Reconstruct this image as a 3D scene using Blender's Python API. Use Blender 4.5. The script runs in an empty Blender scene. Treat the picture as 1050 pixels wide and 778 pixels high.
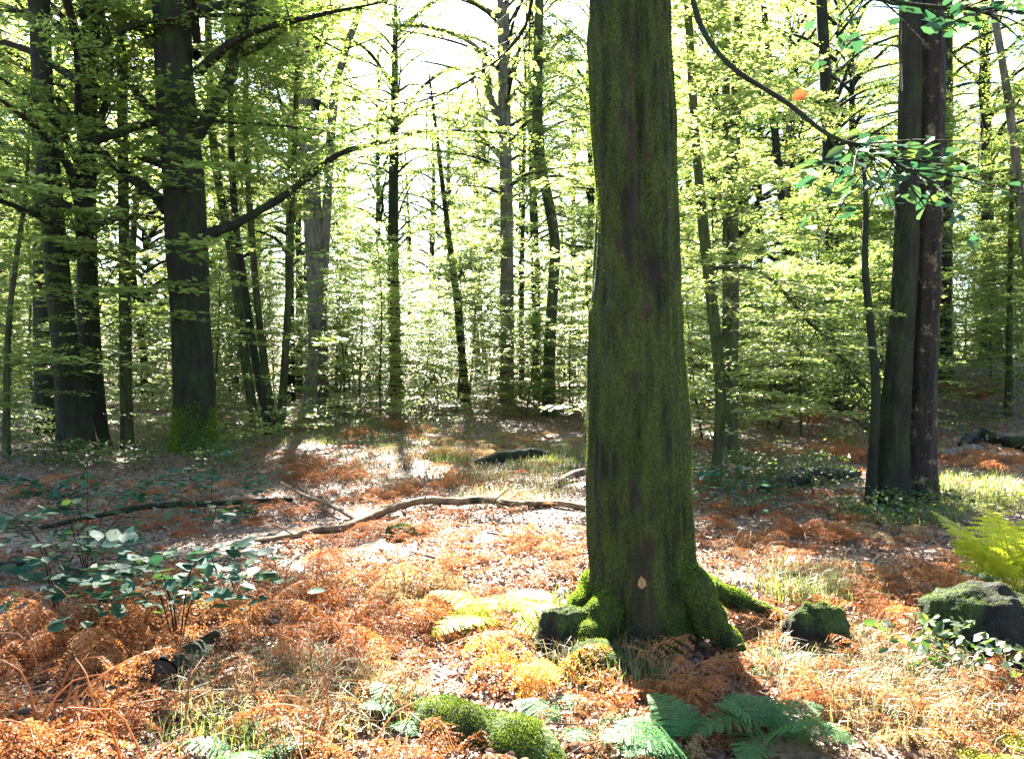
import bpy, math, random
import numpy as np
from mathutils import Vector

# ------------------------------------------------------------------ camera, sky, sun, exposure
SC = bpy.context.scene
COL = SC.collection
CAM_Z, FPX, CX, CY = 1.6, 793.0, 525.0, 389.0
cam = bpy.data.cameras.new('camera')
cam.sensor_fit = 'HORIZONTAL'
cam.sensor_width = 36.0
cam.lens = 36.0 * FPX / 1050.0
cam.clip_end = 2000.0
cam_o = bpy.data.objects.new('camera', cam)
cam_o.location = (0, 0, CAM_Z)
cam_o.rotation_euler = (math.radians(90), 0, 0)
COL.objects.link(cam_o)
SC.camera = cam_o

SUN_EL, SUN_AZ = 42.0, -9.0            # degrees; azimuth from +Y (view direction) towards +X
el, az = math.radians(SUN_EL), math.radians(SUN_AZ)
S = Vector((math.sin(az) * math.cos(el), math.cos(az) * math.cos(el), math.sin(el)))
world = bpy.data.worlds.new('World')
SC.world = world
world.use_nodes = True
wn, wl = world.node_tree.nodes, world.node_tree.links
sky = wn.new('ShaderNodeTexSky')
sky.sky_type = 'NISHITA'
sky.sun_disc = False
sky.sun_elevation = el
sky.sun_rotation = az
sky.dust_density = 0.7
wn['Background'].inputs['Strength'].default_value = 0.05
wl.new(sky.outputs['Color'], wn['Background'].inputs['Color'])
sun = bpy.data.lights.new('sun', 'SUN')
sun.energy = 5.0
sun.angle = math.radians(0.55)
sun.color = (1.0, 0.95, 0.86)
sun_o = bpy.data.objects.new('sun', sun)
sun_o.rotation_euler = S.to_track_quat('Z', 'Y').to_euler()
sun_o.location = (20, 40, 60)
COL.objects.link(sun_o)
SC.view_settings.view_transform = 'Standard'
SC.view_settings.look = 'None'
SC.view_settings.gamma = 1.0
SC.view_settings.exposure = 3.9
SC.render.engine = 'CYCLES'
cy = SC.cycles
cy.max_bounces = 6
cy.diffuse_bounces = 3
cy.glossy_bounces = 2
cy.transmission_bounces = 4
cy.transparent_max_bounces = 4
cy.sample_clamp_indirect = 6.0
cy.use_denoising = True

rng = np.random.default_rng(11)
random.seed(5)

# ------------------------------------------------------------------ small maths
def norm(a):
    return a / np.maximum(np.linalg.norm(a, axis=-1, keepdims=True), 1e-9)

def _hash(i, j, k, s):
    n = (i * 374761393 + j * 668265263 + k * 2147483647 + s * 1274126177) & 0xFFFFFFFF
    n = ((n ^ (n >> 13)) * 1274126177) & 0xFFFFFFFF
    return ((n ^ (n >> 16)) & 0xFFFF) / 65535.0

def vnoise(p, s=0):
    p = np.asarray(p, dtype=np.float64)
    f0 = np.floor(p).astype(np.int64)
    t = p - f0
    t = t * t * (3 - 2 * t)
    r = 0
    for a in (0, 1):
        for b in (0, 1):
            for c in (0, 1):
                w = (t[..., 0] if a else 1 - t[..., 0]) * (t[..., 1] if b else 1 - t[..., 1]) * (t[..., 2] if c else 1 - t[..., 2])
                r = r + w * _hash(f0[..., 0] + a, f0[..., 1] + b, f0[..., 2] + c, s)
    return r * 2 - 1

def fbm(p, s=0, o=3):
    p = np.asarray(p, dtype=np.float64)
    return sum(vnoise(p * 2 ** i, s + 7 * i) * 0.5 ** i for i in range(o))

def sstep(a, b, x):
    t = np.clip((x - a) / (b - a), 0, 1)
    return t * t * (3 - 2 * t)

def ground_h(x, y):
    x = np.asarray(x, dtype=np.float64); y = np.asarray(y, dtype=np.float64)
    d = np.maximum(y - 10.5, 0)
    h = 1.75 * (1 - np.exp(-d * d / (d + 5) * 0.038))
    h = h + 1.6 * sstep(7, 19, x) * sstep(14, 30, y)
    p = np.stack([x, y, x * 0], -1)
    h = h + 0.16 * fbm(p * 0.28 + 3.1, 3, 2) * sstep(1.5, 4, y) + 0.045 * fbm(p * 1.1, 5, 3)
    h = h - 0.05
    return h

def gh(x, y):
    return float(ground_h(np.array([x]), np.array([y]))[0])

def P3(px, py, Y):
    return np.array([(px - CX) / FPX * Y, Y, CAM_Z - (py - CY) / FPX * Y])

_YS = np.geomspace(1.4, 140, 2500)
def at(px, py):
    """the ground point seen at a place in the photograph"""
    x = (px - CX) / FPX * _YS
    z = CAM_Z - (py - CY) / FPX * _YS
    below = z < ground_h(x, _YS)
    i = int(np.argmax(below)) if below.any() else len(_YS) - 1
    Y = _YS[i]
    return np.array([x[i], Y, gh(x[i], Y)])

# ------------------------------------------------------------------ mesh building
class MB:
    def __init__(s):
        s.v, s.q, s.t, s.n, s.att = [], [], [], 0, []
    def add(s, v, f, att=None):
        v = np.asarray(v, dtype=np.float32).reshape(-1, 3)
        f = np.asarray(f, dtype=np.int64)
        if len(v) == 0: return
        (s.q if f.shape[1] == 4 else s.t).append(f + s.n)
        s.v.append(v); s.n += len(v)
        s.att.append(np.zeros(len(v), np.float32) if att is None else np.asarray(att, np.float32))
    def mesh(s, name, m, smooth=False):
        me = bpy.data.meshes.new(name)
        v = np.concatenate(s.v)
        q = np.concatenate(s.q) if s.q else np.zeros((0, 4), np.int64)
        t = np.concatenate(s.t) if s.t else np.zeros((0, 3), np.int64)
        me.vertices.add(len(v)); me.vertices.foreach_set('co', v.ravel())
        li = np.concatenate([q.ravel(), t.ravel()]).astype(np.int32)
        me.loops.add(len(li)); me.loops.foreach_set('vertex_index', li)
        ls = np.concatenate([np.arange(len(q)) * 4, len(q) * 4 + np.arange(len(t)) * 3]).astype(np.int32)
        me.polygons.add(len(ls)); me.polygons.foreach_set('loop_start', ls)
        a = np.concatenate(s.att)
        if a.any():
            at_ = me.attributes.new('cover', 'FLOAT', 'POINT'); at_.data.foreach_set('value', a)
        me.update(calc_edges=True)
        me.validate()
        if smooth: me.polygons.foreach_set('use_smooth', np.ones(len(me.polygons), bool))
        me.materials.append(m)
        return me
    def build(s, name, m, parent=None, smooth=False):
        return link(name, s.mesh(name, m, smooth), parent)

def link(name, data, parent=None, loc=None, rz=0.0, sc=None):
    o = bpy.data.objects.new(name, data)
    COL.objects.link(o)
    if parent: o.parent = parent
    if loc is not None: o.location = loc
    o.rotation_euler = (0, 0, rz)
    if sc is not None: o.scale = (sc, sc, sc)
    return o

def tag(o, label=None, cat=None, group=None, kind=None):
    for k, v in (('label', label), ('category', cat), ('group', group), ('kind', kind)):
        if v: o[k] = v
    return o

def empty(name, loc, rz=0.0, sc=None):
    return link(name, None, None, loc, rz, sc)

def copy_tree(o):
    c = o.copy(); COL.objects.link(c)
    for ch in o.children:
        k = ch.copy(); COL.objects.link(k); k.parent = c
    return c

def smooth_path(pts, n, closed=False):
    """Catmull-Rom through points (k columns)"""
    p = np.asarray(pts, dtype=np.float64)
    if len(p) == 2:
        u = np.linspace(0, 1, n)[:, None]
        return p[0] * (1 - u) + p[1] * u
    e = np.concatenate([[2 * p[0] - p[1]], p, [2 * p[-1] - p[-2]]])
    u = np.linspace(0, len(p) - 1 - 1e-6, n)
    i = u.astype(int); t = (u - i)[:, None]
    a, b, c, d = e[i], e[i + 1], e[i + 2], e[i + 3]
    return 0.5 * (2 * b + (c - a) * t + (2 * a - 5 * b + 4 * c - d) * t * t + (3 * b - a - 3 * c + d) * t ** 3)

def tube(mb, path, rad, nseg=5, wob=0.0, seed=0, cover=None):
    path = np.asarray(path, dtype=np.float64); n = len(path)
    rad = np.broadcast_to(np.asarray(rad, dtype=np.float64), (n,))
    T = norm(np.gradient(path, axis=0))
    ref = np.array([0, 0, 1.0]) if abs(T[0, 2]) < 0.9 else np.array([1.0, 0, 0])
    A = np.zeros((n, 3)); a = ref
    for i in range(n):
        a = a - T[i] * a.dot(T[i]); a = a / max(np.linalg.norm(a), 1e-9); A[i] = a
    B = np.cross(T, A)
    th = np.arange(nseg) * 2 * np.pi / nseg
    off = A[:, None] * np.cos(th)[None, :, None] + B[:, None] * np.sin(th)[None, :, None]
    R = rad[:, None] * np.ones((1, nseg))
    if wob:
        q = path[:, None] + off * 0.3
        R = R * (1 + wob * fbm(q * (1.2 / max(rad.max(), .02)) * 0.35, seed, 2))
    v = path[:, None] + off * R[..., None]
    i = np.arange(n - 1)[:, None]; j = np.arange(nseg)[None, :]; j2 = (j + 1) % nseg
    f = np.stack([i * nseg + j, i * nseg + j2, (i + 1) * nseg + j2, (i + 1) * nseg + j], -1).reshape(-1, 4)
    mb.add(v, f, None if cover is None else np.full(n * nseg, cover, np.float32))

def trunk(mb, path, rad, nseg=24, dz=0.08, amp=0.06, flare=0.5, seed=0, lobes=5, fh=0.28, cover=None, ribs=0.0):
    """upright trunk with level rings; path is (z rising) x, y, z"""
    path = np.asarray(path, dtype=np.float64); rad = np.asarray(rad, dtype=np.float64)
    L = path[-1, 2] - path[0, 2]
    n = max(4, int(L / dz))
    pr = smooth_path(np.concatenate([path, rad[:, None]], 1), n)
    p, r = pr[:, :3], np.maximum(pr[:, 3], 0.004)
    z0 = path[0, 2]
    th = np.arange(nseg) * 2 * np.pi / nseg
    c, s_ = np.cos(th), np.sin(th)
    hh = np.maximum(p[:, 2] - z0, 0)[:, None]
    q = np.stack([np.broadcast_to(c, (n, nseg)), np.broadcast_to(s_, (n, nseg)), np.broadcast_to(p[:, 2:3] * 0.7, (n, nseg))], -1)
    R = r[:, None] * (1 + amp * fbm(q * 1.6 + seed * 3.7, seed, 3))
    if ribs:
        q2 = q * np.array([6.0, 6.0, 2.2]) + seed
        R = R + ribs * vnoise(q2, seed + 9) + ribs * .35 * fbm(q * np.array([15.0, 15.0, 6.0]) + seed, seed + 17, 2)
    lob = 0.55 + 0.45 * np.cos(th * lobes + seed) * np.cos(th * 2 + 1.3 * seed)
    R = R * (1 + flare * np.exp(-hh / fh) * lob[None])
    v = np.stack([p[:, 0:1] + R * c, p[:, 1:2] + R * s_, np.broadcast_to(p[:, 2:3], (n, nseg))], -1)
    i = np.arange(n - 1)[:, None]; j = np.arange(nseg)[None, :]; j2 = (j + 1) % nseg
    f = np.stack([i * nseg + j, i * nseg + j2, (i + 1) * nseg + j2, (i + 1) * nseg + j], -1).reshape(-1, 4)
    a = None
    if cover is not None:
        a = cover(v, c, s_, hh).ravel()
    mb.add(v, f, a)
    return v

def leaves6(P, D, N, L, W, fold=0.16, curl=0.0):
    D = norm(D); T = norm(np.cross(N, D)); N = np.cross(D, T)
    L = np.broadcast_to(L, (len(P),))[:, None]; W = np.broadcast_to(W, (len(P),))[:, None]
    v = np.stack([P,
                  P + D * L * .33 + T * W * .48 + N * W * fold,
                  P + D * L * .70 + T * W * .38 + N * W * fold,
                  P + D * L - N * L * curl,
                  P + D * L * .70 - T * W * .38 + N * W * fold,
                  P + D * L * .33 - T * W * .48 + N * W * fold], 1)
    b = np.arange(len(P))[:, None] * 6
    f = np.concatenate([b + np.array([0, 3, 2, 1]), b + np.array([0, 5, 4, 3])], 1).reshape(-1, 4)
    return v.reshape(-1, 3), f

def leaves4(P, D, N, L, W):
    D = norm(D); T = norm(np.cross(N, D))
    L = np.broadcast_to(L, (len(P),))[:, None]; W = np.broadcast_to(W, (len(P),))[:, None]
    v = np.stack([P, P + D * L * .45 + T * W * .5, P + D * L, P + D * L * .45 - T * W * .5], 1)
    f = np.arange(len(P) * 4).reshape(-1, 4)
    return v.reshape(-1, 3), f

def spray(mb, anc, head, length, n, L, rg, width=0.42, droop=0.12, six=False, jit=0.3):
    """flat beech sprays: n leaves round each anchor along its heading"""
    k = len(anc)
    head = norm(head * np.array([1, 1, 0.55]))
    side = norm(np.cross(np.array([0, 0, 1.0]), head))
    u = rg.random((k, n)); w = (rg.random((k, n)) * 2 - 1)
    w = w * (0.12 + (1 - u) ** 0.7) * width
    ln = np.broadcast_to(length, (k,))[:, None]
    P = anc[:, None] + head[:, None] * (u * ln)[..., None] + side[:, None] * (w * ln)[..., None]
    P[..., 2] += -droop * (u ** 2 + (w / width) ** 2 * .4) * ln + rg.normal(0, .018, (k, n)) * ln
    D = head[:, None] * 0.75 + side[:, None] * np.sign(w)[..., None] * .9 + rg.normal(0, jit, (k, n, 3))
    N = np.array([0, 0, 1.0]) + rg.normal(0, jit, (k, n, 3))
    P, D, N = P.reshape(-1, 3), D.reshape(-1, 3), N.reshape(-1, 3)
    l = L * rg.uniform(.7, 1.2, len(P)) * np.repeat(rg.uniform(.7, 1.35, k), n)
    v, f = leaves6(P, D, N, l, l * .62, .1) if six else leaves4(P, D, N, l, l * .66)
    mb.add(v, f)

# ------------------------------------------------------------------ materials
def mat(name):
    m = bpy.data.materials.new(name); m.use_nodes = True
    nt = m.node_tree; b = nt.nodes['Principled BSDF']
    return m, nt, b

def N_(nt, t, **kw):
    n = nt.nodes.new(t)
    for k, v in kw.items():
        if k in n.inputs: n.inputs[k].default_value = v
        else: setattr(n, k, v)
    return n

def ramp(nt, fac, stops, interp='LINEAR'):
    r = nt.nodes.new('ShaderNodeValToRGB'); e = r.color_ramp.elements
    r.color_ramp.interpolation = interp
    while len(e) < len(stops): e.new(0.5)
    for q, (p, c) in zip(e, stops):
        q.position = p; q.color = (*c, 1)
    nt.links.new(fac, r.inputs[0])
    return r.outputs[0]

def leaf_mat(name, stops, tstops, rough=0.38, trans=0.5, spec=0.5, per_object=0.35, var=0.35):
    """thin leaf: glossy cuticle over diffuse, and light coming through from behind"""
    m, nt, b = mat(name)
    geo = N_(nt, 'ShaderNodeNewGeometry'); oi = N_(nt, 'ShaderNodeObjectInfo')
    mix = N_(nt, 'ShaderNodeMath', operation='MULTIPLY_ADD')
    nt.links.new(oi.outputs['Random'], mix.inputs[0]); mix.inputs[1].default_value = per_object
    s2 = N_(nt, 'ShaderNodeMath', operation='MULTIPLY')
    nt.links.new(geo.outputs['Random Per Island'], s2.inputs[0]); s2.inputs[1].default_value = 1 - per_object
    nt.links.new(s2.outputs[0], mix.inputs[2])
    c = ramp(nt, mix.outputs[0], stops); t = ramp(nt, mix.outputs[0], tstops)
    nt.links.new(c, b.inputs['Base Color'])
    b.inputs['Roughness'].default_value = rough
    b.inputs['Specular IOR Level'].default_value = spec
    tr = N_(nt, 'ShaderNodeBsdfTranslucent'); nt.links.new(t, tr.inputs['Color'])
    ms = N_(nt, 'ShaderNodeMixShader'); ms.inputs[0].default_value = trans
    nt.links.new(b.outputs[0], ms.inputs[1]); nt.links.new(tr.outputs[0], ms.inputs[2])
    nt.links.new(ms.outputs[0], nt.nodes['Material Output'].inputs['Surface'])
    return m

def bark_mat(name, dark, light, moss, bias=0.0, bump=0.6, scale=9.0, use_cover=False, lichen=None):
    m, nt, b = mat(name); lk = nt.links
    tc = N_(nt, 'ShaderNodeTexCoord')
    mp = N_(nt, 'ShaderNodeMapping'); mp.inputs['Scale'].default_value = (1, 1, 0.22)
    lk.new(tc.outputs['Object'], mp.inputs[0])
    n1 = N_(nt, 'ShaderNodeTexNoise', Scale=scale, Detail=6.0, Roughness=0.65); lk.new(mp.outputs[0], n1.inputs['Vector'])
    n2 = N_(nt, 'ShaderNodeTexNoise', Scale=2.3, Detail=5.0, Roughness=0.6); lk.new(tc.outputs['Object'], n2.inputs['Vector'])
    n3 = N_(nt, 'ShaderNodeTexNoise', Scale=scale * 6, Detail=3.0); lk.new(tc.outputs['Object'], n3.inputs['Vector'])
    base = ramp(nt, n1.outputs[0], [(0.32, dark), (0.66, light)])
    if lichen:
        vo = N_(nt, 'ShaderNodeTexNoise', Scale=5.5, Detail=6.0, Roughness=.75); lk.new(tc.outputs['Object'], vo.inputs['Vector'])
        lf = ramp(nt, vo.outputs[0], [(0.56, (0, 0, 0)), (0.62, (1, 1, 1))])
        mx = N_(nt, 'ShaderNodeMix', data_type='RGBA'); lk.new(lf, mx.inputs[0]); lk.new(base, mx.inputs[6]); mx.inputs[7].default_value = (*lichen, 1)
        base = mx.outputs[2]
    mcol = ramp(nt, n3.outputs[0], [(0.3, tuple(c * .45 for c in moss)), (0.7, tuple(min(1, c * 1.4) for c in moss))])
    add = N_(nt, 'ShaderNodeMath', operation='ADD'); lk.new(n2.outputs[0], add.inputs[0]); add.inputs[1].default_value = bias
    src = add.outputs[0]
    if use_cover:
        aa = N_(nt, 'ShaderNodeAttribute', attribute_name='cover')
        a2 = N_(nt, 'ShaderNodeMath', operation='MULTIPLY_ADD'); lk.new(n1.outputs[0], a2.inputs[0]); a2.inputs[1].default_value = .5
        lk.new(aa.outputs['Fac'], a2.inputs[2])
        src = a2.outputs[0]
    sh = ramp(nt, n1.outputs[0], [(.36, (.18, .18, .18)), (.58, (1, 1, 1))])
    mm = N_(nt, 'ShaderNodeMix', data_type='RGBA', blend_type='MULTIPLY'); mm.inputs[0].default_value = 1.0; lk.new(mcol, mm.inputs[6]); lk.new(sh, mm.inputs[7]); mcol = mm.outputs[2]
    fac = ramp(nt, src, [(0.47, (0, 0, 0)), (0.62, (1, 1, 1))])
    mx = N_(nt, 'ShaderNodeMix', data_type='RGBA'); lk.new(fac, mx.inputs[0]); lk.new(base, mx.inputs[6]); lk.new(mcol, mx.inputs[7])
    lk.new(mx.outputs[2], b.inputs['Base Color'])
    b.inputs['Roughness'].default_value = 0.85
    b.inputs['Specular IOR Level'].default_value = 0.25
    bsum = N_(nt, 'ShaderNodeMath', operation='MULTIPLY_ADD'); lk.new(n3.outputs[0], bsum.inputs[0]); bsum.inputs[1].default_value = .35; lk.new(n1.outputs[0], bsum.inputs[2])
    bp = N_(nt, 'ShaderNodeBump', Strength=bump, Distance=0.06); lk.new(bsum.outputs[0], bp.inputs['Height'])
    lk.new(bp.outputs[0], b.inputs['Normal'])
    return m

M = {}
M['moss_trunk'] = bark_mat('mossy_beech_bark', (.006, .005, .004), (.030, .024, .009), (.032, .046, .005), use_cover=True, bump=1.0, scale=10)
M['bark_dark'] = bark_mat('dark_bark', (.003, .003, .002), (.014, .013, .007), (.014, .026, .004), bias=.03, bump=.9)
M['bark_green'] = bark_mat('green_bark', (.010, .010, .005), (.045, .043, .020), (.038, .058, .010), bias=.08)
M['bark_oak'] = bark_mat('lichened_oak_bark', (.004, .003, .002), (.020, .015, .009), (.02, .024, .008), bias=-.10, bump=1.0, scale=14, lichen=(.11, .085, .05))
M['bark_grey'] = bark_mat('grey_bark', (.03, .028, .022), (.13, .12, .09), (.06, .075, .03), bias=-.04)
M['wood'] = bark_mat('bare_fallen_wood', (.05, .028, .014), (.20, .12, .06), (.06, .07, .02), bias=-.12, bump=.5, scale=7)
M['twig'] = bark_mat('twig_bark', (.03, .02, .014), (.12, .08, .05), (.05, .06, .02), bias=-.1, bump=.3)
M['moss_log'] = bark_mat('moss_covered_log', (.02, .014, .01), (.07, .045, .03), (.055, .085, .014), bias=.16, bump=.8)
M['stump'] = bark_mat('dark_stump_wood', (.004, .003, .002), (.013, .010, .006), (.03, .05, .008), use_cover=True, bump=.9)

G = lambda a, b_, c: [(0.0, a), (0.5, b_), (1.0, c)]
M['leaf'] = leaf_mat('beech_leaf', G((.040, .075, .014), (.07, .105, .022), (.11, .12, .03)),
                     G((.20, .32, .04), (.36, .46, .09), (.52, .54, .2)), rough=.44, trans=.46, spec=1.0)
M['leaf_tall'] = leaf_mat('canopy_leaf', G((.036, .068, .012), (.06, .095, .018), (.11, .115, .026)),
                          G((.20, .34, .03), (.38, .50, .07), (.56, .55, .15)), rough=.45, trans=.55, spec=.6)
M['leaf_near'] = leaf_mat('hazel_leaf', G((.016, .058, .038), (.026, .075, .046), (.045, .085, .036)),
                          G((.03, .11, .04), (.05, .15, .05), (.20, .26, .04)), rough=.6, trans=.25, spec=.1, per_object=.1)
M['leaf_dead'] = leaf_mat('orange_leaf', G((.40, .055, .010), (.45, .07, .012), (.5, .09, .015)), G((.42, .05, .008), (.46, .06, .01), (.5, .08, .012)), trans=.3)
M['bracken'] = leaf_mat('dead_bracken', G((.15, .048, .017), (.32, .125, .036), (.42, .215, .085)),
                        G((.28, .075, .018), (.44, .15, .035), (.50, .26, .09)), rough=.55, trans=.38, spec=.3, per_object=.45)
M['bracken_brown'] = leaf_mat('brown_bracken', G((.14, .065, .026), (.22, .11, .045), (.32, .19, .09)),
                           G((.22, .09, .03), (.32, .15, .05), (.42, .24, .1)), rough=.55, trans=.35, spec=.3, per_object=.4)
M['bracken_pale'] = leaf_mat('straw_bracken', G((.20, .11, .04), (.28, .18, .07), (.36, .26, .13)),
                             G((.30, .15, .04), (.38, .22, .07), (.42, .30, .12)), rough=.55, trans=.38, spec=.3)
M['bracken_gold'] = leaf_mat('golden_bracken', G((.42, .17, .03), (.5, .24, .05), (.5, .32, .08)),
                             G((.75, .32, .04), (.8, .42, .07), (.8, .5, .1)), rough=.5, trans=.5, spec=.3)
M['fern'] = leaf_mat('green_fern', G((.026, .095, .030), (.045, .125, .036), (.08, .15, .042)),
                     G((.05, .18, .05), (.09, .24, .06), (.18, .32, .06)), rough=.6, trans=.35, spec=.25)
M['fern_yellow'] = leaf_mat('yellow_fern', G((.22, .28, .025), (.34, .36, .03), (.40, .36, .05)),
                            G((.42, .52, .025), (.58, .64, .03), (.62, .58, .06)), rough=.55, trans=.45, spec=.3)
M['grass'] = leaf_mat('woodland_grass', G((.035, .06, .014), (.075, .095, .024), (.17, .15, .055)),
                      G((.12, .22, .03), (.22, .29, .045), (.34, .30, .09)), rough=.45, trans=.4)
M['dry_grass'] = leaf_mat('straw_grass', G((.06, .062, .018), (.12, .092, .034), (.22, .15, .065)),
                          G((.18, .18, .05), (.27, .22, .08), (.36, .28, .12)), rough=.5, trans=.35)
M['litter'] = leaf_mat('fallen_leaves', G((.04, .022, .013), (.12, .064, .036), (.29, .18, .11)),
                       G((.2, .09, .04), (.3, .16, .08), (.4, .25, .13)), rough=.5, trans=.15, spec=.4, per_object=0)
def moss_mat():
    m, nt, b = mat('moss_tuft'); lk = nt.links
    tc = N_(nt, 'ShaderNodeTexCoord'); geo = N_(nt, 'ShaderNodeNewGeometry')
    mp = N_(nt, 'ShaderNodeMapping'); mp.inputs['Scale'].default_value = (1, 1, .38); lk.new(tc.outputs['Object'], mp.inputs[0])
    n1 = N_(nt, 'ShaderNodeTexNoise', Scale=7.0, Detail=6.0, Roughness=.75); lk.new(mp.outputs[0], n1.inputs['Vector'])
    ad = N_(nt, 'ShaderNodeMath', operation='MULTIPLY_ADD'); lk.new(geo.outputs['Random Per Island'], ad.inputs[0]); ad.inputs[1].default_value = .36
    sb = N_(nt, 'ShaderNodeMath', operation='SUBTRACT'); lk.new(n1.outputs[0], sb.inputs[0]); sb.inputs[1].default_value = .22; lk.new(sb.outputs[0], ad.inputs[2])
    c = ramp(nt, ad.outputs[0], [(.30, (.007, .008, .002)), (.42, (.024, .034, .003)), (.57, (.066, .098, .005)), (.75, (.15, .19, .009)), (.95, (.20, .19, .02))])
    t = ramp(nt, ad.outputs[0], [(.30, (.02, .025, .004)), (.5, (.12, .18, .012)), (.8, (.30, .38, .025))])
    lk.new(c, b.inputs['Base Color']); b.inputs['Roughness'].default_value = .75; b.inputs['Specular IOR Level'].default_value = .2
    tr = N_(nt, 'ShaderNodeBsdfTranslucent'); lk.new(t, tr.inputs['Color'])
    ms = N_(nt, 'ShaderNodeMixShader'); ms.inputs[0].default_value = .35
    lk.new(b.outputs[0], ms.inputs[1]); lk.new(tr.outputs[0], ms.inputs[2]); lk.new(ms.outputs[0], nt.nodes['Material Output'].inputs['Surface'])
    return m
M['moss'] = moss_mat()
M['moss_bright'] = leaf_mat('moss_and_lit_rim', G((.05, .10, .006), (.085, .16, .008), (.15, .22, .012)),
                            G((.14, .26, .01), (.24, .38, .015), (.36, .46, .03)), rough=.7, trans=.4, spec=.2, per_object=0)  # bright moss; on the main trunk's right flank its colour paints rim light
M['bramble'] = leaf_mat('bramble_leaf', G((.018, .045, .014), (.03, .06, .02), (.07, .085, .025)),
                        G((.06, .15, .02), (.12, .22, .03), (.3, .3, .05)), rough=.55, trans=.3, spec=.35, per_object=0)
def soil_mat():
    m, nt, b = mat('forest_soil'); lk = nt.links
    tc = N_(nt, 'ShaderNodeTexCoord')
    n1 = N_(nt, 'ShaderNodeTexNoise', Scale=1.1, Detail=6.0, Roughness=.6); lk.new(tc.outputs['Object'], n1.inputs[0])
    vo = N_(nt, 'ShaderNodeTexVoronoi', Scale=16.0, Randomness=1.0); lk.new(tc.outputs['Object'], vo.inputs[0])
    c1 = ramp(nt, n1.outputs[0], [(.35, (.05, .028, .016)), (.55, (.11, .065, .038)), (.7, (.075, .075, .028))])
    c2 = ramp(nt, vo.outputs['Color'], [(.2, (.06, .03, .018)), (.6, (.17, .10, .06)), (.9, (.28, .19, .13))])
    mx = N_(nt, 'ShaderNodeMix', data_type='RGBA'); mx.inputs[0].default_value = .55
    lk.new(c1, mx.inputs[6]); lk.new(c2, mx.inputs[7]); lk.new(mx.outputs[2], b.inputs['Base Color'])
    b.inputs['Roughness'].default_value = .75
    bp = N_(nt, 'ShaderNodeBump', Strength=.8, Distance=.04); lk.new(vo.outputs['Distance'], bp.inputs['Height']); lk.new(bp.outputs[0], b.inputs['Normal'])
    return m
M['soil'] = soil_mat()

# ------------------------------------------------------------------ ground
def make_ground():
    u = np.linspace(-1, 1, 340)
    xs = np.sinh(u * 4.6) / np.sinh(4.6) * 320
    v = np.linspace(0, 1, 420)
    ys = -25 + (np.sinh((v - .18) * 5.2) + np.sinh(.18 * 5.2)) * 3.2
    ys = ys - ys[0] - 40
    X, Y = np.meshgrid(xs, ys)
    Z = ground_h(X, Y)
    ny, nx = X.shape
    i = np.arange(ny - 1)[:, None]; j = np.arange(nx - 1)[None]
    f = np.stack([i * nx + j, i * nx + j + 1, (i + 1) * nx + j + 1, (i + 1) * nx + j], -1).reshape(-1, 4)
    mb = MB(); mb.add(np.stack([X, Y, Z], -1), f)
    return mb.build('ground', M['soil'], smooth=True)
tag(make_ground(), kind='structure')

# ------------------------------------------------------------------ moss fuzz over a mesh's surface
def tri_soup(me):
    me.calc_loop_triangles()
    n = len(me.loop_triangles)
    t = np.zeros(n * 3, np.int32); me.loop_triangles.foreach_get('vertices', t)
    v = np.zeros(len(me.vertices) * 3, np.float32); me.vertices.foreach_get('co', v)
    return v.reshape(-1, 3).astype(np.float64), t.reshape(-1, 3)

def fuzz(mb, me, n, rg, length, keep):
    V, T = tri_soup(me)
    A, B, C = V[T[:, 0]], V[T[:, 1]], V[T[:, 2]]
    nn = np.cross(B - A, C - A); ar = np.linalg.norm(nn, axis=1)
    i = rg.choice(len(T), n, p=ar / ar.sum())
    r1, r2 = rg.random((2, n)); s1 = np.sqrt(r1)
    P = A[i] * (1 - s1)[:, None] + B[i] * (s1 * (1 - r2))[:, None] + C[i] * (s1 * r2)[:, None]
    Nn = norm(nn[i])
    k = rg.random(n) < keep(P, Nn)
    P, Nn = P[k], Nn[k]
    m = len(P)
    D = Nn * .8 + rg.normal(0, .5, (m, 3)) + np.array([0, 0, -.25])
    D = norm(D); T_ = norm(np.cross(D, rg.normal(0, 1, (m, 3))))
    L = (length * rg.uniform(.5, 1.3, m))[:, None]
    P = P - Nn * .003
    v = np.stack([P - T_ * L * .22, P + T_ * L * .22, P + D * L], 1).reshape(-1, 3)
    mb.add(v, np.arange(m * 3).reshape(-1, 3))

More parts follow.
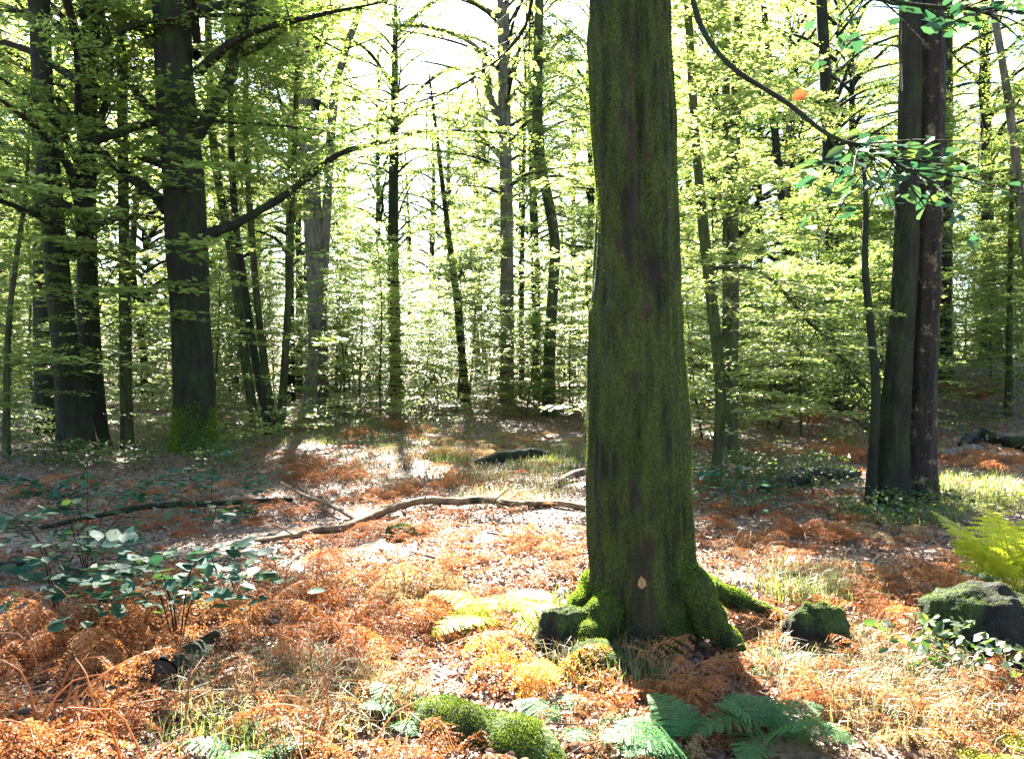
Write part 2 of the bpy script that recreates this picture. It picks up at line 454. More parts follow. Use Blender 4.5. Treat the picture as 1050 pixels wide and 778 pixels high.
# ------------------------------------------------------------------ crowns shared by the trees
def tall_crown(seed, h0=5.5, h1=19.0, rad=4.2, nl=38, per=12, leaf=.078, n=54):
    rg = np.random.default_rng(seed)
    tw, lf = MB(), MB()
    anc, head, ln = [], [], []
    for i in range(nl):
        t = (i + rg.random()) / nl
        z = h0 + (h1 - h0) * t * .92
        a = i * 2.4 + rg.normal(0, .4)
        L = rad * (0.55 + .55 * math.sin(math.pi * min(1, .18 + t * .85))) * rg.uniform(.7, 1.15) * (1 if t < .8 else .7)
        up = .15 + .75 * t
        d = np.array([math.cos(a), math.sin(a), up]); d /= np.linalg.norm(d)
        m = np.array([math.cos(a + rg.normal(0, .3)), math.sin(a + rg.normal(0, .3)), up * .3 - .05])
        pth = smooth_path([[0, 0, z - .3], d * L * .3 + [0, 0, z], d * L * .45 + m * L * .25 + [0, 0, z], d * L * .45 + m * L * .6 + [0, 0, z]], 9)
        r0 = .085 * (1 - .5 * t) * (L / rad + .3)
        tube(tw, pth, np.linspace(r0, .012, 9), 5)
        for k in range(per):
            q = .22 + .78 * (k + rg.random()) / per
            ii = min(7, int(q * 8)); p = pth[ii] * (1 - (q * 8 - ii)) + pth[ii + 1] * (q * 8 - ii)
            hd = norm(pth[ii + 1] - pth[ii]) + rg.normal(0, .75, 3) * [1, 1, .5]
            hd = norm(hd)
            s = rg.uniform(.6, 1.25)
            tube(tw, [p, p + hd * s * .5 + [0, 0, -.02], p + hd * s + [0, 0, -.1]], [.014, .008, .003], 3)
            anc.append(p); head.append(hd); ln.append(s)
    spray(lf, np.array(anc), np.array(head), np.array(ln), n, leaf, rg, width=.5)
    return tw, lf

def sapling_shape(seed, h=6.0, z0=.7, rad=1.7, nb=26, per=7, leaf=.085, n=34):
    rg = np.random.default_rng(seed)
    tw, lf = MB(), MB()
    lean = rg.normal(0, .05, 2)
    zz = np.linspace(-.15, h, 8)
    pth = np.stack([lean[0] * zz + .05 * np.sin(zz * 1.3 + seed), lean[1] * zz + .05 * np.cos(zz + seed), zz], 1)
    br = MB()
    tube(tw, smooth_path(pth, 20), np.linspace(.014 + .005 * h, .006, 20), 7, .15, seed)
    anc, head, ln = [], [], []
    for i in range(nb):
        t = (i + rg.random()) / nb
        z = z0 + (h - z0) * t
        b = np.array([np.interp(z, zz, pth[:, 0]), np.interp(z, zz, pth[:, 1]), z])
        a = i * 2.4 + rg.normal(0, .5)
        L = rad * (1 - t) ** .55 * rg.uniform(.55, 1.15) + .2
        d = np.array([math.cos(a), math.sin(a), .35]); e = np.array([math.cos(a + .3), math.sin(a + .3), -.02])
        q = smooth_path([b, b + d * L * .4, b + d * L * .4 + e * L * .6], 7)
        tube(br, q, np.linspace(.011, .003, 7), 3)
        for k in range(per):
            u = .15 + .85 * (k + rg.random()) / per
            ii = min(5, int(u * 6)); p = q[ii] + (q[ii + 1] - q[ii]) * (u * 6 - ii)
            hd = norm(q[ii + 1] - q[ii] + rg.normal(0, .7, 3) * [.12 * L + .12, .12 * L + .12, .06])
            anc.append(p); head.append(hd); ln.append(rg.uniform(.35, .75))
    spray(lf, np.array(anc), np.array(head), np.array(ln), n, leaf, rg, width=.5, jit=.22)
    return tw, br, lf

TALL = []
for k in range(4):
    tw, lf = tall_crown(100 + k, h0=[4.0, 5.0, 6.0, 3.0][k], h1=[18, 20, 21, 17][k], rad=[4.4, 3.8, 4.6, 3.4][k])
    TALL.append((tw.mesh('limbs', M['bark_dark']), lf.mesh('crown', M['leaf_tall'])))
SAPL = []
for k in range(6):
    tw, br, lf = sapling_shape(200 + k, h=[4.2, 5.5, 7.0, 8.5, 6.2, 3.2][k], rad=[1.8, 2.0, 2.2, 2.4, 1.8, 1.5][k], nb=[30, 36, 46, 54, 42, 24][k], z0=[.4, .6, .5, .6, .4, .3][k], per=8, n=40)
    SAPL.append((tw.mesh('trunk', M['bark_green'], True), br.mesh('branches', M['bark_green']), lf.mesh('crown', M['leaf'])))

def give_crown(root, k, rz, sc=1.0, dz=0.0):
    a, b = TALL[k] if k < 3 else SAPL[3][1:]
    if k == 3: sc *= 2.0
    link('limbs', a, root, (0, 0, dz), rz, sc)
    link('crown', b, root, (0, 0, dz), rz, sc)

# ------------------------------------------------------------------ the trees one can point to
# photo polyline from the base up: (px, py, width px); Y = distance (None: from the base on the ground)
def hero_tree(name, label, pts, m, Y=None, cat='tree', group=None, crown=None, top=17.0, nseg=20, amp=.07, flare=.5, seed=1, stems=None, branches=(), depth_lean=0.0, ribs=0.0, fh=.28, moss=None, stem_mat=None):
    b = at(pts[0][0], pts[0][1])
    if Y is None: Y = b[1]
    x0 = (pts[0][0] - CX) / FPX * Y
    base = np.array([x0, Y, gh(x0, Y)])
    root = empty(name, base)
    tag(root, label, cat, group)
    mb = MB()
    for si, st in enumerate([pts] + list(stems or [])):
        w = np.array([P3(p[0], p[1], Y) for p in st]) - base
        r = np.array([p[2] for p in st]) / FPX * Y / 2
        w[0, 2] = -.25
        if depth_lean: w[:, 1] += depth_lean * np.maximum(w[:, 2], 0)
        if top and w[-1, 2] < top:
            d = (w[-1] - w[-2]) / (w[-1, 2] - w[-2, 2]); d[:2] = np.clip(d[:2], -.12, .12)
            a = w[-1] + d * (top - w[-1, 2]) * .5 ; c = w[-1] + d * (top - w[-1, 2])
            w = np.concatenate([w, [a, c]]); r = np.concatenate([r, [r[-1] * .7, r[-1] * .2]])
        if si and stem_mat:
            m2 = MB(); w[:, 1] -= .06
            trunk(m2, w, r, nseg, .12, amp, flare, seed + si * 5, ribs=ribs, fh=fh); m2.build('stem', M[stem_mat], root, True)
            continue
        trunk(mb, w, r, nseg, .12, amp, flare, seed + si * 5, ribs=ribs, fh=fh)
    tk = mb.build('trunk', m, root, True)
    if moss:
        fz = MB(); fuzz(fz, tk.data, moss[0], np.random.default_rng(seed), .03, lambda P, Nn: np.clip(1.25 - P[:, 2] / moss[1] + .5 * fbm(P * 3, seed, 2), 0, 1) * (P[:, 2] < 2.5))
        tag(fz.build('moss', M['moss_bright'], root), kind='stuff')
    for br in branches:
        bm = MB()
        w = np.array([P3(p[0], p[1], Y + (p[3] if len(p) > 3 else 0)) for p in br]) - base
        r = np.array([p[2] for p in br]) / FPX * Y / 2
        pr = smooth_path(np.concatenate([w, r[:, None]], 1), 6 * len(br))
        tube(bm, pr[:, :3], np.maximum(pr[:, 3], .004), 8, .25, seed)
        # side twigs with leaf sprays along the outer two thirds
        rg = np.random.default_rng(seed + len(br) * 31 + int(br[0][1]))
        lf = MB(); n = len(pr)
        c = 54; ids = rg.integers(int(n * .3), n, c); g_ = norm(np.gradient(pr[:, :3], axis=0))[ids]
        hd = norm(g_ + rg.normal(0, .8, (c, 3)) * [1, 1, .3])
        ln = rg.uniform(.5, 1.25, c)
        for q, h_, l_ in zip(pr[ids, :3], hd, ln):
            tube(bm, [q, q + h_ * l_ * .5, q + h_ * l_ + [0, 0, -.06]], [.009, .006, .003], 3)
        o = bm.build('branch', m, root, True)
        spray(lf, pr[ids, :3], hd, ln, 34, .075, rg, width=.5)
        lf.build('foliage', M['leaf'], o)
    if crown is not None:
        give_crown(root, *crown)
    return root

def moss_cover(v, c, s, hh):
    q = v * np.array([1, 1, .5])
    side = np.abs(c)[None]                                # moss thickest on both flanks
    right = np.clip(c, 0, 1)[None]
    a = .30 + .30 * right + .12 * side + .5 * np.exp(-hh / .55) * (1 - 3.6 * np.exp(-((c + .08) ** 2) / .22)[None] * (s < 0)[None]) - .16 * sstep(2.1, 3.4, hh)
    return a + .20 + .12 * right + .38 * fbm(q * 2.6, 21, 3) + .25 * fbm(v * np.array([1, 1, .45]) * 14, 5, 2)

def main_beech():
    Y = at(655, 652)[1]
    base = np.array([(655 - CX) / FPX * Y, Y, 0]); base[2] = gh(base[0], Y)
    root = empty('beech_tree', base)
    tag(root, 'big moss-covered beech trunk with flared roots, thickest and nearest tree', 'tree')
    edges = [(660, 604, 716), (600, 603, 714), (560, 603, 711), (500, 602, 709), (400, 603.5, 703), (345, 605, 699), (322, 604, 699.5), (300, 607.5, 697), (200, 608, 693), (100, 606, 690), (0, 604, 686), (-160, 600, 680)]
    w = np.array([P3((a + b_) / 2, py, Y) for py, a, b_ in edges]) - base
    r = np.array([(b_ - a) / 2 / FPX * Y for py, a, b_ in edges]) * .985
    w = np.concatenate([[w[0] * [1, 1, 0] + [0, 0, -.3]], w[1:], [w[-1] + [-.1, 0, 5], w[-1] + [-.2, 0, 11]]])
    r = np.concatenate([r, [r[-1] * .8, r[-1] * .3]])
    mb = MB()
    trunk(mb, w, r, 210, .02, .05, .42, 4, lobes=4, cover=moss_cover, ribs=.022, fh=.16)
    t = mb.build('trunk', M['moss_trunk'], root, True)
    parts = [t]
    # spreading surface roots, each tapering into the soil
    def rootm(pts, r0, r1):
        r1 = .012
        bm = MB()
        p = np.array([np.array([(px - CX) / FPX * (Y + dy), Y + dy, 0]) for px, dy, hz in pts])
        g = ground_h(p[:, 0], p[:, 1]); p[:, 2] = g + np.array([q[2] for q in pts])
        p = smooth_path(p, 26) - base
        tube(bm, p, np.linspace(r0, r1, 26) * (1 + .12 * np.sin(np.arange(26) * 1.1)), 22, .3, 5, cover=.95)
        return bm.build('root', M['moss_trunk'], root, True)
    parts.append(rootm([(672, -.02, .50), (706, -.16, .34), (728, -.28, .17), (750, -.38, .09), (776, -.48, -.03)], .17, .045))
    parts.append(rootm([(690, .10, .44), (724, .10, .28), (756, .12, .17), (790, .1, .08), (822, .12, -.05)], .12, .035))
    parts.append(rootm([(640, -.05, .34), (615, -.28, .14), (600, -.45, .06), (588, -.6, -.08)], .15, .05))
    parts.append(rootm([(618, .05, .30), (592, -.05, .14), (570, -.12, .05), (548, -.15, -.08)], .13, .05))
    rg = np.random.default_rng(77)
    fz = MB()
    def keep(P, Nn):
        th = norm(Nn * [1, 1, 0])
        right = np.clip(th[:, 0], 0, 1)
        hole = np.exp(-((P[:, 0] + .03) ** 2) / .028) * (1 - sstep(.35, .95, P[:, 2])) * (Nn[:, 1] < 0)
        a = .30 + .9 * right + .22 * np.abs(th[:, 0]) + .5 * np.exp(-P[:, 2] / .5) - .15 * sstep(2.0, 3.4, P[:, 2]) + .8 * fbm(P * [1, 1, .5] * 2.6, 21, 3) + .9 * fbm(P * [1, 1, .45] * 14, 5, 2)
        return np.clip(a, 0, 1) * (1 - .9 * hole) * (P[:, 2] < 4.5)
    for p_, n, l in [(t.data, 520000, .011)]:
        fuzz(fz, p_, n, rg, l, keep)
    for p_ in parts[1:]:
        fuzz(fz, p_.data, 9000, rg, .015, lambda P, Nn: np.clip(.75 + .5 * Nn[:, 2], 0.05, 1))
    tag(fz.build('moss', M['moss'], root), kind='stuff')
    f2 = MB()                                              # brighter moss: sunlit rim painted on right flank; also foot and root backs
    def rim_moss(P, Nn):
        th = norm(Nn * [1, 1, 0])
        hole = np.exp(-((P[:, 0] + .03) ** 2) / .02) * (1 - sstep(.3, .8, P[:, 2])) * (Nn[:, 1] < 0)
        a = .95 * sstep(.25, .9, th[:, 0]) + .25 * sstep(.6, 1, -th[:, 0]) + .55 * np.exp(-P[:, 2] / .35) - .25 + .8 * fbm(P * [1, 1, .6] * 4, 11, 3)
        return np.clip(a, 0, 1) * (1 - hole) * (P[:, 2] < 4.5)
    fuzz(f2, t.data, 300000, rg, .013, rim_moss)
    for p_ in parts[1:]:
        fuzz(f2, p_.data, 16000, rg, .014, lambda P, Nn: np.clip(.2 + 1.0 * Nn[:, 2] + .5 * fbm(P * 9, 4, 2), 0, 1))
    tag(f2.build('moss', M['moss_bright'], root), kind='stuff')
    # thin branch that leaves the trunk above the picture and hangs across to the right
    def limb(pts, n, leaf, lm, sprays, wid=.5, from_=.45):
        bm = MB()
        p = np.array([P3(a, b_, d) for a, b_, d, _ in pts]) - base
        rr = np.array([q[3] for q in pts])
        pr = smooth_path(np.concatenate([p, rr[:, None]], 1), 8 * len(pts))
        tube(bm, pr[:, :3], np.maximum(pr[:, 3], .002), 8, .2, 3)
        k = len(pr); ids = rg.integers(int(k * from_), k, sprays)
        g = np.gradient(pr[:, :3], axis=0)
        hd = norm(norm(g[ids]) + rg.normal(0, .7, (sprays, 3)) * [1, 1, .35])
        ln = rg.uniform(.25, .55, sprays)
        for q, h_, l_ in zip(pr[ids, :3], hd, ln):
            tube(bm, [q, q + h_ * l_ * .5, q + h_ * l_ + [0, 0, -.03]], [.005, .004, .002], 4)
        o = bm.build('branch', M['bark_dark'], root, True)
        lf = MB()
        spray(lf, pr[ids, :3], hd, ln, n, leaf, rg, width=wid, six=True, jit=.35, droop=.2)
        lf.build('foliage', lm, o)
    limb([(668, -150, Y - .1, .03), (700, -60, Y - .3, .02), (716, 20, 4.3, .016), (750, 68, 4.1, .014), (805, 104, 3.9, .012), (850, 138, 3.7, .01), (905, 160, 3.6, .007), (955, 190, 3.5, .004)], 8, .08, M['leaf_near'], 20, .5, .72)
    limb([(632, -230, Y - .1, .03), (575, -110, 5.3, .02), (548, -10, 5.7, .014), (533, 37, 5.9, .012), (490, 77, 6.1, .010), (443, 100, 6.3, .008), (400, 106, 6.5, .006), (350, 85, 6.7, .004)], 12, .06, M['leaf'], 34, .5, .3)
    limb([(668, -190, Y - .1, .03), (760, -60, 4.4, .02), (850, -14, 4.0, .014), (930, 4, 3.8, .01), (1010, 10, 3.6, .006), (1080, 14, 3.4, .004)], 8, .075, M['leaf_near'], 22, .5, .45)
    give_crown(root, 0, 1.0, 1.0, 5.0)
    return root
BEECH = main_beech()

# ------------------------------------------------------------------ the other trees one can point to
hero_tree('beech_tree', 'thick dark oak-like beech left of the glade with moss skirt and crooked limbs both sides',
          [(202, 462, 52), (200, 440, 43), (199, 400, 40), (194, 300, 39), (189, 200, 41), (180, 100, 38), (176, 0, 37), (172, -120, 35)],
          M['bark_dark'], crown=(1, .4, 1.15, 2.0), moss=(420000, .8), seed=3, nseg=40, ribs=.012, amp=.05,
          branches=[[(212, 242, 13), (245, 228, 9), (285, 205, 8), (320, 178, 7), (350, 157, 6), (395, 145, 4), (440, 134, 3), (520, 136, 2)],
                    [(200, 140, 15), (215, 118, 14), (237, 75, 12), (245, 40, 12), (256, 8, 10), (262, -40, 8)],
                    [(241, 58, 9), (268, 46, 6), (295, 28, 6), (318, 10, 5), (350, 6, 3)],
                    [(172, 215, 14), (152, 195, 10), (128, 178, 10), (98, 150, 9), (62, 105, 8), (30, 68, 7), (0, 48, 5), (-40, 35, 3)],
                    [(170, 170, 10), (140, 158, 7), (105, 130, 6), (65, 90, 7), (20, 66, 6), (-30, 40, 4)],
                    [(170, 128, 11), (148, 105, 9), (120, 68, 7), (85, 38, 6), (50, 2, 5)],
                    [(165, 50, 10), (142, 25, 9), (115, -5, 8), (90, -40, 6)]])
hero_tree('beech_tree', 'dark trunk leaning right at the far left, touching its straighter neighbour at the foot',
          [(80, 462, 40), (76, 430, 32), (70, 380, 27), (61, 300, 24), (52, 200, 22), (45, 110, 20), (40, 0, 20), (36, -80, 19)],
          M['bark_dark'], crown=(0, 2.4, .95), seed=7, nseg=28, ribs=.01)
hero_tree('beech_tree', 'straight dark trunk at the left, its foot joined to the leaning trunk',
          [(100, 458, 27), (96, 420, 22), (91, 330, 20), (88, 220, 19), (90, 100, 19), (95, 0, 17), (99, -80, 16)],
          M['bark_dark'], crown=(3, 4.1, 1.0), seed=8, nseg=24, ribs=.01,
          branches=[[(96, 130, 9), (110, 105, 8), (112, 60, 7), (106, 20, 6), (95, -20, 5)]])
hero_tree('young_tree', 'thin mossy pole tree between the straight dark trunk and the crooked-limbed beech',
          [(131, 460, 14), (130, 430, 12), (128, 300, 11), (126, 150, 10), (125, 20, 9)], M['bark_green'], crown=(3, 1.1, .7), seed=9, nseg=14, top=13)
hero_tree('beech_tree', 'slim dark trunk half hidden behind the leaning trunk at the far left',
          [(48, 448, 22), (46, 400, 19), (44, 280, 18), (41, 100, 16), (40, 0, 15)], M['bark_dark'], crown=(2, 3.3, .95), seed=10, Y=19.5, nseg=18)
hero_tree('young_tree', 'fatter mossy pole leaning left, just right of the crooked-limbed beech',
          [(265, 442, 13), (260, 425, 10), (250, 360, 10), (241, 280, 10), (230, 220, 9), (218, 140, 8), (214, 40, 7)], M['bark_green'], seed=12, nseg=14, top=14, crown=(3, 2.2, .5, 5))
hero_tree('young_tree', 'slender pole and straighter stem sharing one foot right of a fatter pole',
          [(284, 442, 10), (275, 400, 8), (266, 330, 7), (258, 240, 7), (252, 130, 6), (253, 40, 5)], M['bark_green'], seed=13, nseg=12, top=13, crown=(3, 5.2, .45, 5),
          stems=[[(287, 441, 10), (291, 390, 8), (296, 300, 7), (300, 200, 6), (305, 70, 5)]])
hero_tree('young_tree', 'thin dark leaning stem half hidden behind the fatter leaning mossy pole',
          [(278, 430, 9), (262, 370, 8), (250, 290, 8), (240, 210, 7), (236, 100, 6)], M['bark_dark'], seed=14, Y=19.0, nseg=12, top=14, crown=(3, .2, .45, 5))
hero_tree('beech_tree', 'grey trunk with flared foot and low fork standing at the left rear of the glade',
          [(325, 420, 34), (325, 408, 25), (326, 360, 20), (325, 300, 20), (321, 230, 19), (318, 160, 18), (313, 90, 17)],
          M['bark_grey'], seed=15, nseg=20, crown=(1, 5.0, .75, 4), flare=.8,
          stems=[[(325, 230, 10), (340, 130, 9), (352, 60, 8), (372, 0, 7)]])
hero_tree('beech_tree', 'dark narrow trunk far behind the bright sprays in the middle of the glade',
          [(408, 408, 20), (407, 395, 14), (404, 330, 12), (403, 240, 11), (404, 150, 9)], M['bark_dark'], seed=16, Y=31, nseg=14, crown=(2, 3.0, .65, 5),
          branches=[[(404, 130, 4), (435, 88, 3.5), (465, 70, 3, .5), (500, 72, 2, 1)], [(404, 90, 4), (375, 50, 3.5), (345, 40, 3, -.5), (310, 48, 2, -1)], [(404, 40, 4), (440, 5, 3.5), (475, -8, 2)]])
hero_tree('young_tree', 'thin dark leaning stem with side branch, left of the straight smooth grey trunk',
          [(478, 402, 11), (474, 370, 9), (470, 320, 8), (465, 280, 7), (455, 200, 5)], M['bark_dark'], seed=17, Y=27, nseg=12, top=12, crown=(3, 1.0, .6),
          branches=[[(470, 285, 4), (484, 268, 4), (500, 260, 3), (512, 245, 2)]])
hero_tree('beech_tree', 'straight smooth grey trunk in the middle of the glade, left of the thick mossy trunk',
          [(520, 418, 22), (520, 405, 15), (520, 330, 14), (519, 200, 13), (517, 100, 13), (516, 0, 12)], M['bark_grey'], seed=18, Y=27.5, nseg=18, crown=(0, .9, .8, 4),
          branches=[[(516, 128, 9), (506, 108, 8), (500, 85, 8), (496, 50, 6)],
                    [(517, 165, 5), (485, 135, 4), (440, 118, 3.5, .5), (395, 122, 3, 1), (360, 135, 2, 1.5)],
                    [(516, 75, 5), (480, 42, 4), (440, 28, 3.5, -.5), (395, 26, 2, -1)],
                    [(517, 110, 5), (545, 78, 4), (580, 62, 3, .5), (620, 64, 2, 1)],
                    [(516, 20, 5), (470, -5, 4), (430, -8, 3), (380, 5, 2)]])
hero_tree('beech_tree', 'near-black narrow trunk between the smooth grey trunk and the curved green one',
          [(552, 402, 13), (551, 380, 9), (549, 280, 9), (546, 170, 8), (545, 60, 7)], M['bark_dark'], seed=19, Y=30, nseg=14, crown=(2, .3, .7, 4),
          stems=[[(535, 400, 6), (535, 300, 5), (537, 180, 4)]])
hero_tree('young_tree', 'green curved trunk bending left as it rises, close beside the thick mossy trunk',
          [(563, 415, 16), (563, 370, 12), (567, 300, 11), (569, 250, 11), (562, 205, 11), (553, 160, 12), (551, 80, 10), (553, 0, 9)], M['bark_green'], seed=20, Y=23, nseg=16, crown=(3, 2.8, .4, 5), top=13)
hero_tree('young_tree', 'curved mossy pole right of the thick trunk, rising beside a straighter pole',
          [(732, 500, 13), (736, 460, 11), (739, 400, 12), (731, 320, 12), (722, 240, 11), (713, 140, 9), (705, 0, 8), (700, -80, 7)], M['bark_green'], seed=21, nseg=16, crown=(3, .8, .5), top=12,
          branches=[[(729, 275, 5), (765, 274, 4), (795, 290, 3.5), (825, 325, 3.5), (850, 350, 3), (872, 380, 2.5), (890, 402, 1.5)]])
hero_tree('young_tree', 'straighter mossy double pole just right of the curved mossy pole',
          [(748, 468, 24), (748, 430, 17), (750, 330, 15), (751, 200, 13), (756, 60, 10), (758, -60, 9)], M['bark_green'], seed=22, nseg=18, crown=(3, 5.8, .55), top=14,
          stems=[[(742, 462, 10), (744, 380, 9), (745, 200, 8), (744, 60, 8), (743, -40, 7)]])
hero_tree('oak_tree', 'twin-stemmed near-black tree at the right with brown patchy bark on its right stem',
          [(940, 520, 40), (942, 470, 33), (946, 380, 28), (950, 270, 27), (953, 130, 28), (954, 0, 27), (955, -80, 26)], M['bark_oak'], stem_mat='bark_dark', seed=24, nseg=44, crown=(1, 1.9, .65, 7), moss=(60000, .3), top=21, ribs=.014, fh=.35,
          stems=[[(910, 518, 38), (913, 460, 30), (919, 370, 25), (926, 270, 23), (930, 130, 21), (932, 0, 20), (932, -80, 19)]])
hero_tree('beech_tree', 'slim trunk standing directly behind the right stem of the twin-stemmed tree',
          [(970, 375, 16), (970, 340, 11), (971, 230, 10), (972, 100, 9), (972, 0, 8)], M['bark_dark'], seed=25, Y=26, nseg=14, crown=(2, 1.6, .7, 5))
hero_tree('young_tree', 'thin crooked sapling stem standing close left of the twin-stemmed tree',
          [(892, 522, 16), (894, 480, 11), (898, 400, 9), (893, 340, 8), (887, 270, 7), (888, 200, 5), (882, 150, 3)], M['bark_dark'], seed=26, nseg=12, top=0, flare=.3)
hero_tree('beech_tree', 'dark trunk with broad foot on the rise at the far right',
          [(1015, 364, 22), (1015, 352, 17), (1014, 300, 14), (1012, 220, 12), (1010, 110, 10), (1008, 0, 9)], M['bark_dark'], seed=27, Y=30, nseg=16, crown=(0, 3.7, 1.0))
hero_tree('young_tree', 'thin bare sapling near the right picture edge in front of the far right trunk',
          [(1034, 400, 8), (1035, 340, 6), (1036, 270, 5), (1038, 180, 4)], M['bark_green'], seed=28, Y=21, nseg=10, top=9, crown=(3, 2.0, .45))
hero_tree('beech_tree', 'shadowed trunk with dark burrs behind the thin crooked sapling, right half of the wood',
          [(858, 400, 20), (857, 330, 15), (853, 260, 14), (850, 200, 13), (848, 120, 12), (842, 0, 11)], M['bark_dark'], seed=29, Y=24, nseg=16, crown=(0, 5.4, .65, 5))
hero_tree('beech_tree', 'slender leaning dark trunk between the mossy poles and the burred trunk',
          [(818, 395, 11), (812, 300, 10), (803, 220, 8), (795, 140, 8), (786, 40, 7)], M['bark_dark'], seed=30, Y=31, nseg=14, crown=(2, 4.4, .7, 5))
hero_tree('young_tree', 'pale slanting thin trunk high at the right edge beyond the twin-stemmed tree',
          [(1075, 340, 9), (1050, 240, 9), (1035, 110, 8), (1020, 20, 7)], M['bark_grey'], seed=31, Y=20, nseg=12, top=11, crown=(3, .6, .6))
hero_tree('young_tree', 'thin wavy stem at the left edge in front of pale foliage',
          [(6, 440, 8), (8, 350, 6), (16, 270, 5), (26, 200, 4), (30, 130, 3)], M['bark_green'], seed=33, Y=14, nseg=10, top=7, crown=(3, 2.9, .4))

# ------------------------------------------------------------------ woodland behind: tall trees, then saplings
placed = []
def free(x, y, d):
    return all((x - a) ** 2 + (y - b) ** 2 > d * d for a, b in placed)
gen_trunk = []
for k in range(4):
    mb = MB(); rg = np.random.default_rng(300 + k)
    z = np.array([-.3, 1.5, 5, 9, 14, 18.5]); p = np.stack([rg.normal(0, .12, 6) * [0, .3, 1, 1, 1, 1], rg.normal(0, .12, 6) * [0, .3, 1, 1, 1, 1], z], 1)
    trunk(mb, p, np.array([.2, .18, .155, .13, .085, .02]) * [1, 1.3, .75, 1.1][k], 14, .3, .08, .5, 40 + k)
    gen_trunk.append(mb.mesh('trunk', M['bark_dark'] if k != 1 else M['bark_grey'], True))
rg = np.random.default_rng(9)
n = 0; tries = 0
special = [(388, 56), (445, 59), (497, 57), (548, 55), (588, 60), (352, 60)]
while n < 66 and tries < 4000:
    tries += 1
    y = rg.uniform(29, 64); x = rg.uniform(-.78, .78) * y
    if special: y = special[0][1]; x = (special[0][0] - CX) / FPX * y; special.pop(0)
    px = CX + x / y * FPX
    if not free(x, y, 2.8): continue
    if y < 34 and 340 < px < 600: continue
    if n >= 6 and y < 53 and -.25 < x / y < .09: continue          # the gap the sun comes through
    if n >= 34 and y < 43: continue
    placed.append((x, y)); k = n % 4
    r = empty('beech_tree', (x, y, gh(x, y)), rg.uniform(0, 6.28), rg.uniform(.9, 1.15) if y < 43 else rg.uniform(1.1, 1.4))
    tag(r, 'slim far beech among the many distant trunks of the hazy backdrop', 'tree', 'distant beech trunks')
    link('trunk', gen_trunk[k], r)
    a, b = TALL[(n * 3 + 1) % 4]; q = rg.uniform(0, 6.28)
    link('limbs', a, r, (0, 0, 0), q); link('crown', b, r, (0, 0, 0), q)
    n += 1
n = 0; tries = 0; placed = []
for px, y, k in [(352, 21, 0), (392, 19.5, 1), (432, 22, 5), (470, 19, 0), (448, 25, 0), (500, 22.5, 5), (540, 20, 5), (585, 21.5, 0), (415, 27, 1), (370, 26, 4), (575, 26, 1), (345, 29, 3), (610, 18, 4), (790, 19, 0), (700, 20, 1), (830, 21, 4)]:
    y += 2.5 if px < 620 else 0
    x = (px - CX) / FPX * y; placed.append((x, y))
    r = empty('young_beech', (x, y, gh(x, y)), rg.uniform(0, 6.28), rg.uniform(.85, 1.1))
    tag(r, 'slender understorey beech with flat pale leaf sprays in the background thicket', 'tree', 'understorey saplings behind the glade')
    link('trunk', SAPL[k][0], r); link('branches', SAPL[k][1], r); link('crown', SAPL[k][2], r)
while n < 225 and tries < 9000:
    tries += 1
    y = 13 + 45 * rg.random() ** .8; x = rg.uniform(-.75, .75) * y
    px = CX + x / y * FPX
    if not free(x, y, 1.25): continue
    if 250 < px < 340 and y < 21: continue
    if 340 <= px < 600 and y < 22: continue
    if px <= 250 and y < 17.5: continue
    if px >= 600 and y < 15: continue
    if 960 < px and y < 24: continue
    if -12 < x < 4 and 16 < y < 50 and rg.random() < .3: continue      # lighter growth where the sun comes in
    placed.append((x, y)); k = int(rg.integers(0, 6))
    if y < 24: k = [0, 5, 1, 0, 5, 4][k]
    r = empty('young_beech', (x, y, gh(x, y)), rg.uniform(0, 6.28), rg.uniform(.8, 1.15))
    tag(r, 'slender understorey beech with flat pale leaf sprays in the background thicket', 'tree', 'understorey saplings behind the glade')
    link('trunk', SAPL[k][0], r); link('branches', SAPL[k][1], r); link('crown', SAPL[k][2], r)
    n += 1

# the far wood that reads as one mass
def far_wood():
    rg = np.random.default_rng(61)
    mb = MB()
    n = 52000
    x = rg.uniform(-72, 72, n); y = rg.uniform(60, 88, n); z = 25 * rg.random(n) ** 1.1
    p = np.stack([x, y, z], 1)
    k = fbm(p * [.16, .12, .22], 4, 3) > -.18 + .016 * (z - 8) + .045 * np.maximum(z - 7, 0) * np.exp(-((x / y + .10) / .16) ** 2)
    p = p[k]; p[:, 2] += ground_h(p[:, 0], p[:, 1]) + .3
    a = rg.uniform(0, 6.28, len(p))
    spray(mb, p, np.stack([np.cos(a), np.sin(a), a * 0], 1), rg.uniform(.9, 2.0, len(p)), 22, .19, rg, width=.5)
    tag(mb.build('far_woodland_foliage', M['leaf_tall']), 'distant sunlit foliage closing the view behind all the trunks', 'woodland', kind='stuff')
    mb = MB()
    for i in range(90):
        x, y = rg.uniform(-70, 70), rg.uniform(64, 92)
        g = gh(x, y); d = rg.normal(0, .5, 2)
        tube(mb, smooth_path([[x, y, g - .2], [x + d[0], y, g + 9], [x + d[1], y, g + 21]], 10), np.linspace(rg.uniform(.14, .3), .06, 10), 8)
    tag(mb.build('far_woodland_trunks', M['bark_dark']), 'distant thin trunks lost in the foliage behind everything', 'woodland', kind='stuff')
far_wood()

